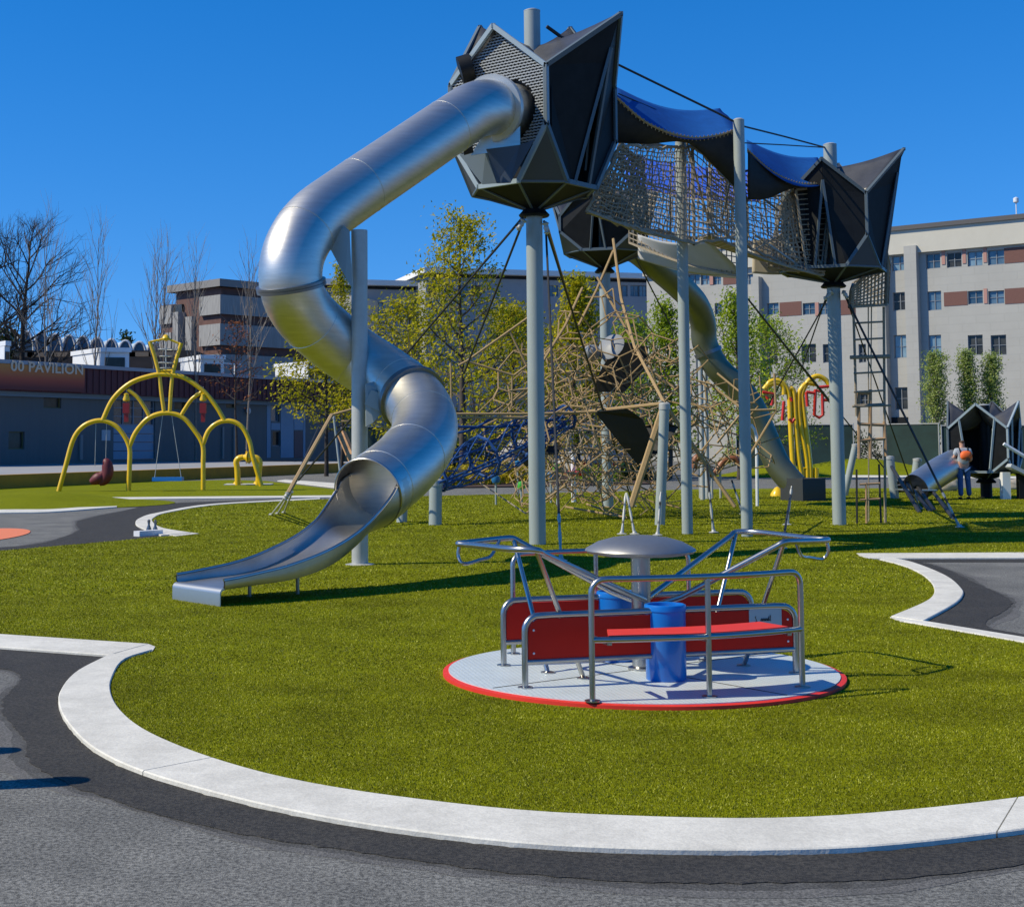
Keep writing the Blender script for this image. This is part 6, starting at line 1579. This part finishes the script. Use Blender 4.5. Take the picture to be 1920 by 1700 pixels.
for i, (px, yt, lab, Y) in enumerate(((88, 395, 'tall thin leafless poplar in front of the large dark tree', 96), (178, 412, 'tall leafless poplar standing alone against the sky', 96), (292, 450, 'leafless poplar left of the banded block', 98), (312, 445, 'leafless poplar rising over the yellow crown', 98), (366, 455, 'thin leafless poplar in front of the banded block', 98), (463, 460, 'leafless poplar just left of the slide bend', 96))):
    tree('poplar', px, Y, yt, 20, lab, None, M_BARKG, 50 + i, 'poplar', trunk_r=.09, levels=3, first=.3, group='leafless poplars behind the pavilion')
tree('rusty_tree', 445, 92, 585, 90, 'thin tree with a few rusty leaves before the banded block', island_mat('leaf_rust', (.10, .03, .01), (.30, .10, .03), .6, .2), M_BARKD, 60, 'round', trunk_r=.10, leaves=1, lsize=.09, lsp=.2, levels=3, first=.45)
#tree('blossom_tree', 265, 104, 615, 90, 'pale pinkish leafless tree in front of the vault canopy', None, M_BARKG, 61, 'oak', trunk_r=.13, levels=4, first=.4)
tree('conifer', 235, 140, 606, 34, 'small dark conifer on the skyline right of the lone poplar', M_LGD, M_BARKD, 62, 'cone', trunk_r=.2, leaves=10, lsize=.22, lsp=.3, levels=2, first=.1)
tree('dark_tree', 8, 118, 590, 60, 'dark evergreen low at the left edge', M_LGD, M_BARKD, 63, 'round', trunk_r=.2, leaves=9, lsize=.22, lsp=.5, levels=2, first=.2)
# off-frame row left is not seen; distant low tree line behind the right fence
for px in range(1390, 1620, 58): shrub(px, 842, 78, 52, {0: 'bush behind the screened fence near the slim pole', 1: 'bush behind the screened fence beside the yellow pipes', 2: 'bush behind the screened fence by the right tower pole', 3: 'bush behind the screened fence left of the rope ladder'}[(px - 1390) // 58], M_LG2 if px % 2 else M_LG3, Y=100)

# ------------------------------------------------------------------ person
b = G(1808, 937); b.z = 0; S = 1.70
pe = thing('person', 'person in jeans and grey shirt with orange backpack standing seen from behind', 'person', b)
def skin(name, verts, edges, radii, m_, parent, sub=2, root=0):
    me = bpy.data.meshes.new(name); me.from_pydata([Vector(v) for v in verts], edges, []); me.materials.append(m_)
    o = bpy.data.objects.new(name, me); sc.collection.objects.link(o); o.parent = parent
    mo = o.modifiers.new('skin', 'SKIN'); mo.use_smooth_shade = True
    for i, sv in enumerate(me.skin_vertices[0].data):
        r = radii[i]; sv.radius = r if isinstance(r, tuple) else (r, r); sv.use_root = (i == root)
    ms = o.modifiers.new('sub', 'SUBSURF'); ms.levels = sub; ms.render_levels = sub
    return o
M_SKIN = mat('skin', (.48, .26, .18), .6); M_JEANS = mat('blue_jeans', (.03, .09, .25), .85, nscale=8, namt=.25); M_SHIRT = mat('pale_grey_shirt', (.36, .40, .45), .85, nscale=6, namt=.15); M_HAIR = mat('brown_hair', (.06, .028, .015), .7)
# body (skin) : neck, head, arms, hands
Vp = [(0, 0, .95), (0, 0, 1.15), (0, .02, 1.38), (0, .03, 1.47), (0, .05, 1.56), (0, .05, 1.64), (-.17, .0, 1.36), (-.26, .03, 1.14), (-.21, .20, 1.02), (-.20, .26, 1.00), (.17, 0, 1.36), (.25, .04, 1.12), (.20, .22, 1.05), (.19, .28, 1.05), (-.09, 0, .86), (-.10, -.02, .48), (-.11, -.06, .09), (.09, 0, .86), (.13, .02, .48), (.17, .06, .09)]
Ep = [(0, 1), (1, 2), (2, 3), (3, 4), (4, 5), (2, 6), (6, 7), (7, 8), (8, 9), (2, 10), (10, 11), (11, 12), (12, 13), (0, 14), (14, 15), (15, 16), (0, 17), (17, 18), (18, 19)]
Rp_ = [(.15, .10), (.15, .10), (.16, .10), .055, .085, .07, .06, .042, .032, .035, .06, .042, .032, .035, .08, .058, .042, .08, .058, .042]
skin('body', Vp, Ep, Rp_, M_SKIN, pe)
skin('shirt', [(0, 0, .93), (0, 0, 1.15), (0, .01, 1.36), (0, .02, 1.44), (-.18, 0, 1.37), (-.235, .015, 1.22), (.18, 0, 1.37), (.235, .02, 1.22)], [(0, 1), (1, 2), (2, 3), (2, 4), (4, 5), (2, 6), (6, 7)], [(.185, .125), (.175, .12), (.19, .125), .07, .085, .078, .085, .078], M_SHIRT, pe)
skin('jeans', [(0, 0, .97), (-.09, 0, .86), (-.10, -.02, .48), (-.11, -.06, .10), (.09, 0, .86), (.13, .02, .48), (.17, .06, .10)], [(0, 1), (1, 2), (2, 3), (0, 4), (4, 5), (5, 6)], [(.17, .12), .10, .078, .072, .10, .078, .072], M_JEANS, pe)
skin('hair', [(0, .03, 1.56), (0, .04, 1.66)], [(0, 1)], [(.088, .10), (.088, .095)], M_HAIR, pe)
for x, y in ((-.11, -.04), (.17, .08)): skin('shoe', [(x, y - .05, .045), (x, y + .15, .035)], [(0, 1)], [.05, .042], M_BLACK, pe, 1)
bp_ = skin('backpack', [(.02, -.19, 1.10), (.02, -.20, 1.24), (.02, -.17, 1.38)], [(0, 1), (1, 2)], [(.17, .07), (.19, .10), (.15, .07)], mat('orange_pack', (.85, .14, .02), .6), pe)
m = MB()
for sx_ in (-1, 1): m.tube([b + Vector((sx_ * .10, -.14, 1.30)), b + Vector((sx_ * .12, -.04, 1.46)), b + Vector((sx_ * .12, .10, 1.38))], .022, 6)
m.build('strap', M_BLACK, pe)
m = MB(); m.box(b + Vector((.02, -.315, 1.13)), (.12, .02, .08)); m.build('pack_patch', M_HAIR, pe)

# two unseen stand-in posts added left of the view to shadow the near asphalt
for x, y, h, lab in ((-2.64 + KX * 7.05 - .42, 7.12, .95, 'nearest dark stand-in post, unseen, added to cast a shadow'), (-3.35 + KX * 7.8 - .3, 7.85, .95, 'farther dark stand-in post, unseen, added to cast a shadow')):
    t = thing('shadow_bollard', lab, 'shadow_bollard', (x, y, 0), 'unseen posts added to cast shadows'); m = MB(); m.lathe([(.10, 0), (.10, .85), (.085, .92), (.04, .95), (0, .955)], (x, y, 0), 20); m.build('post', M_BLACK, t, smooth=True)
    m = MB(); m.lathe([(.14, 0), (.14, .02), (.10, .04)], (x, y, .001), 20); m.build('base', M_STEELD, t, smooth=True)
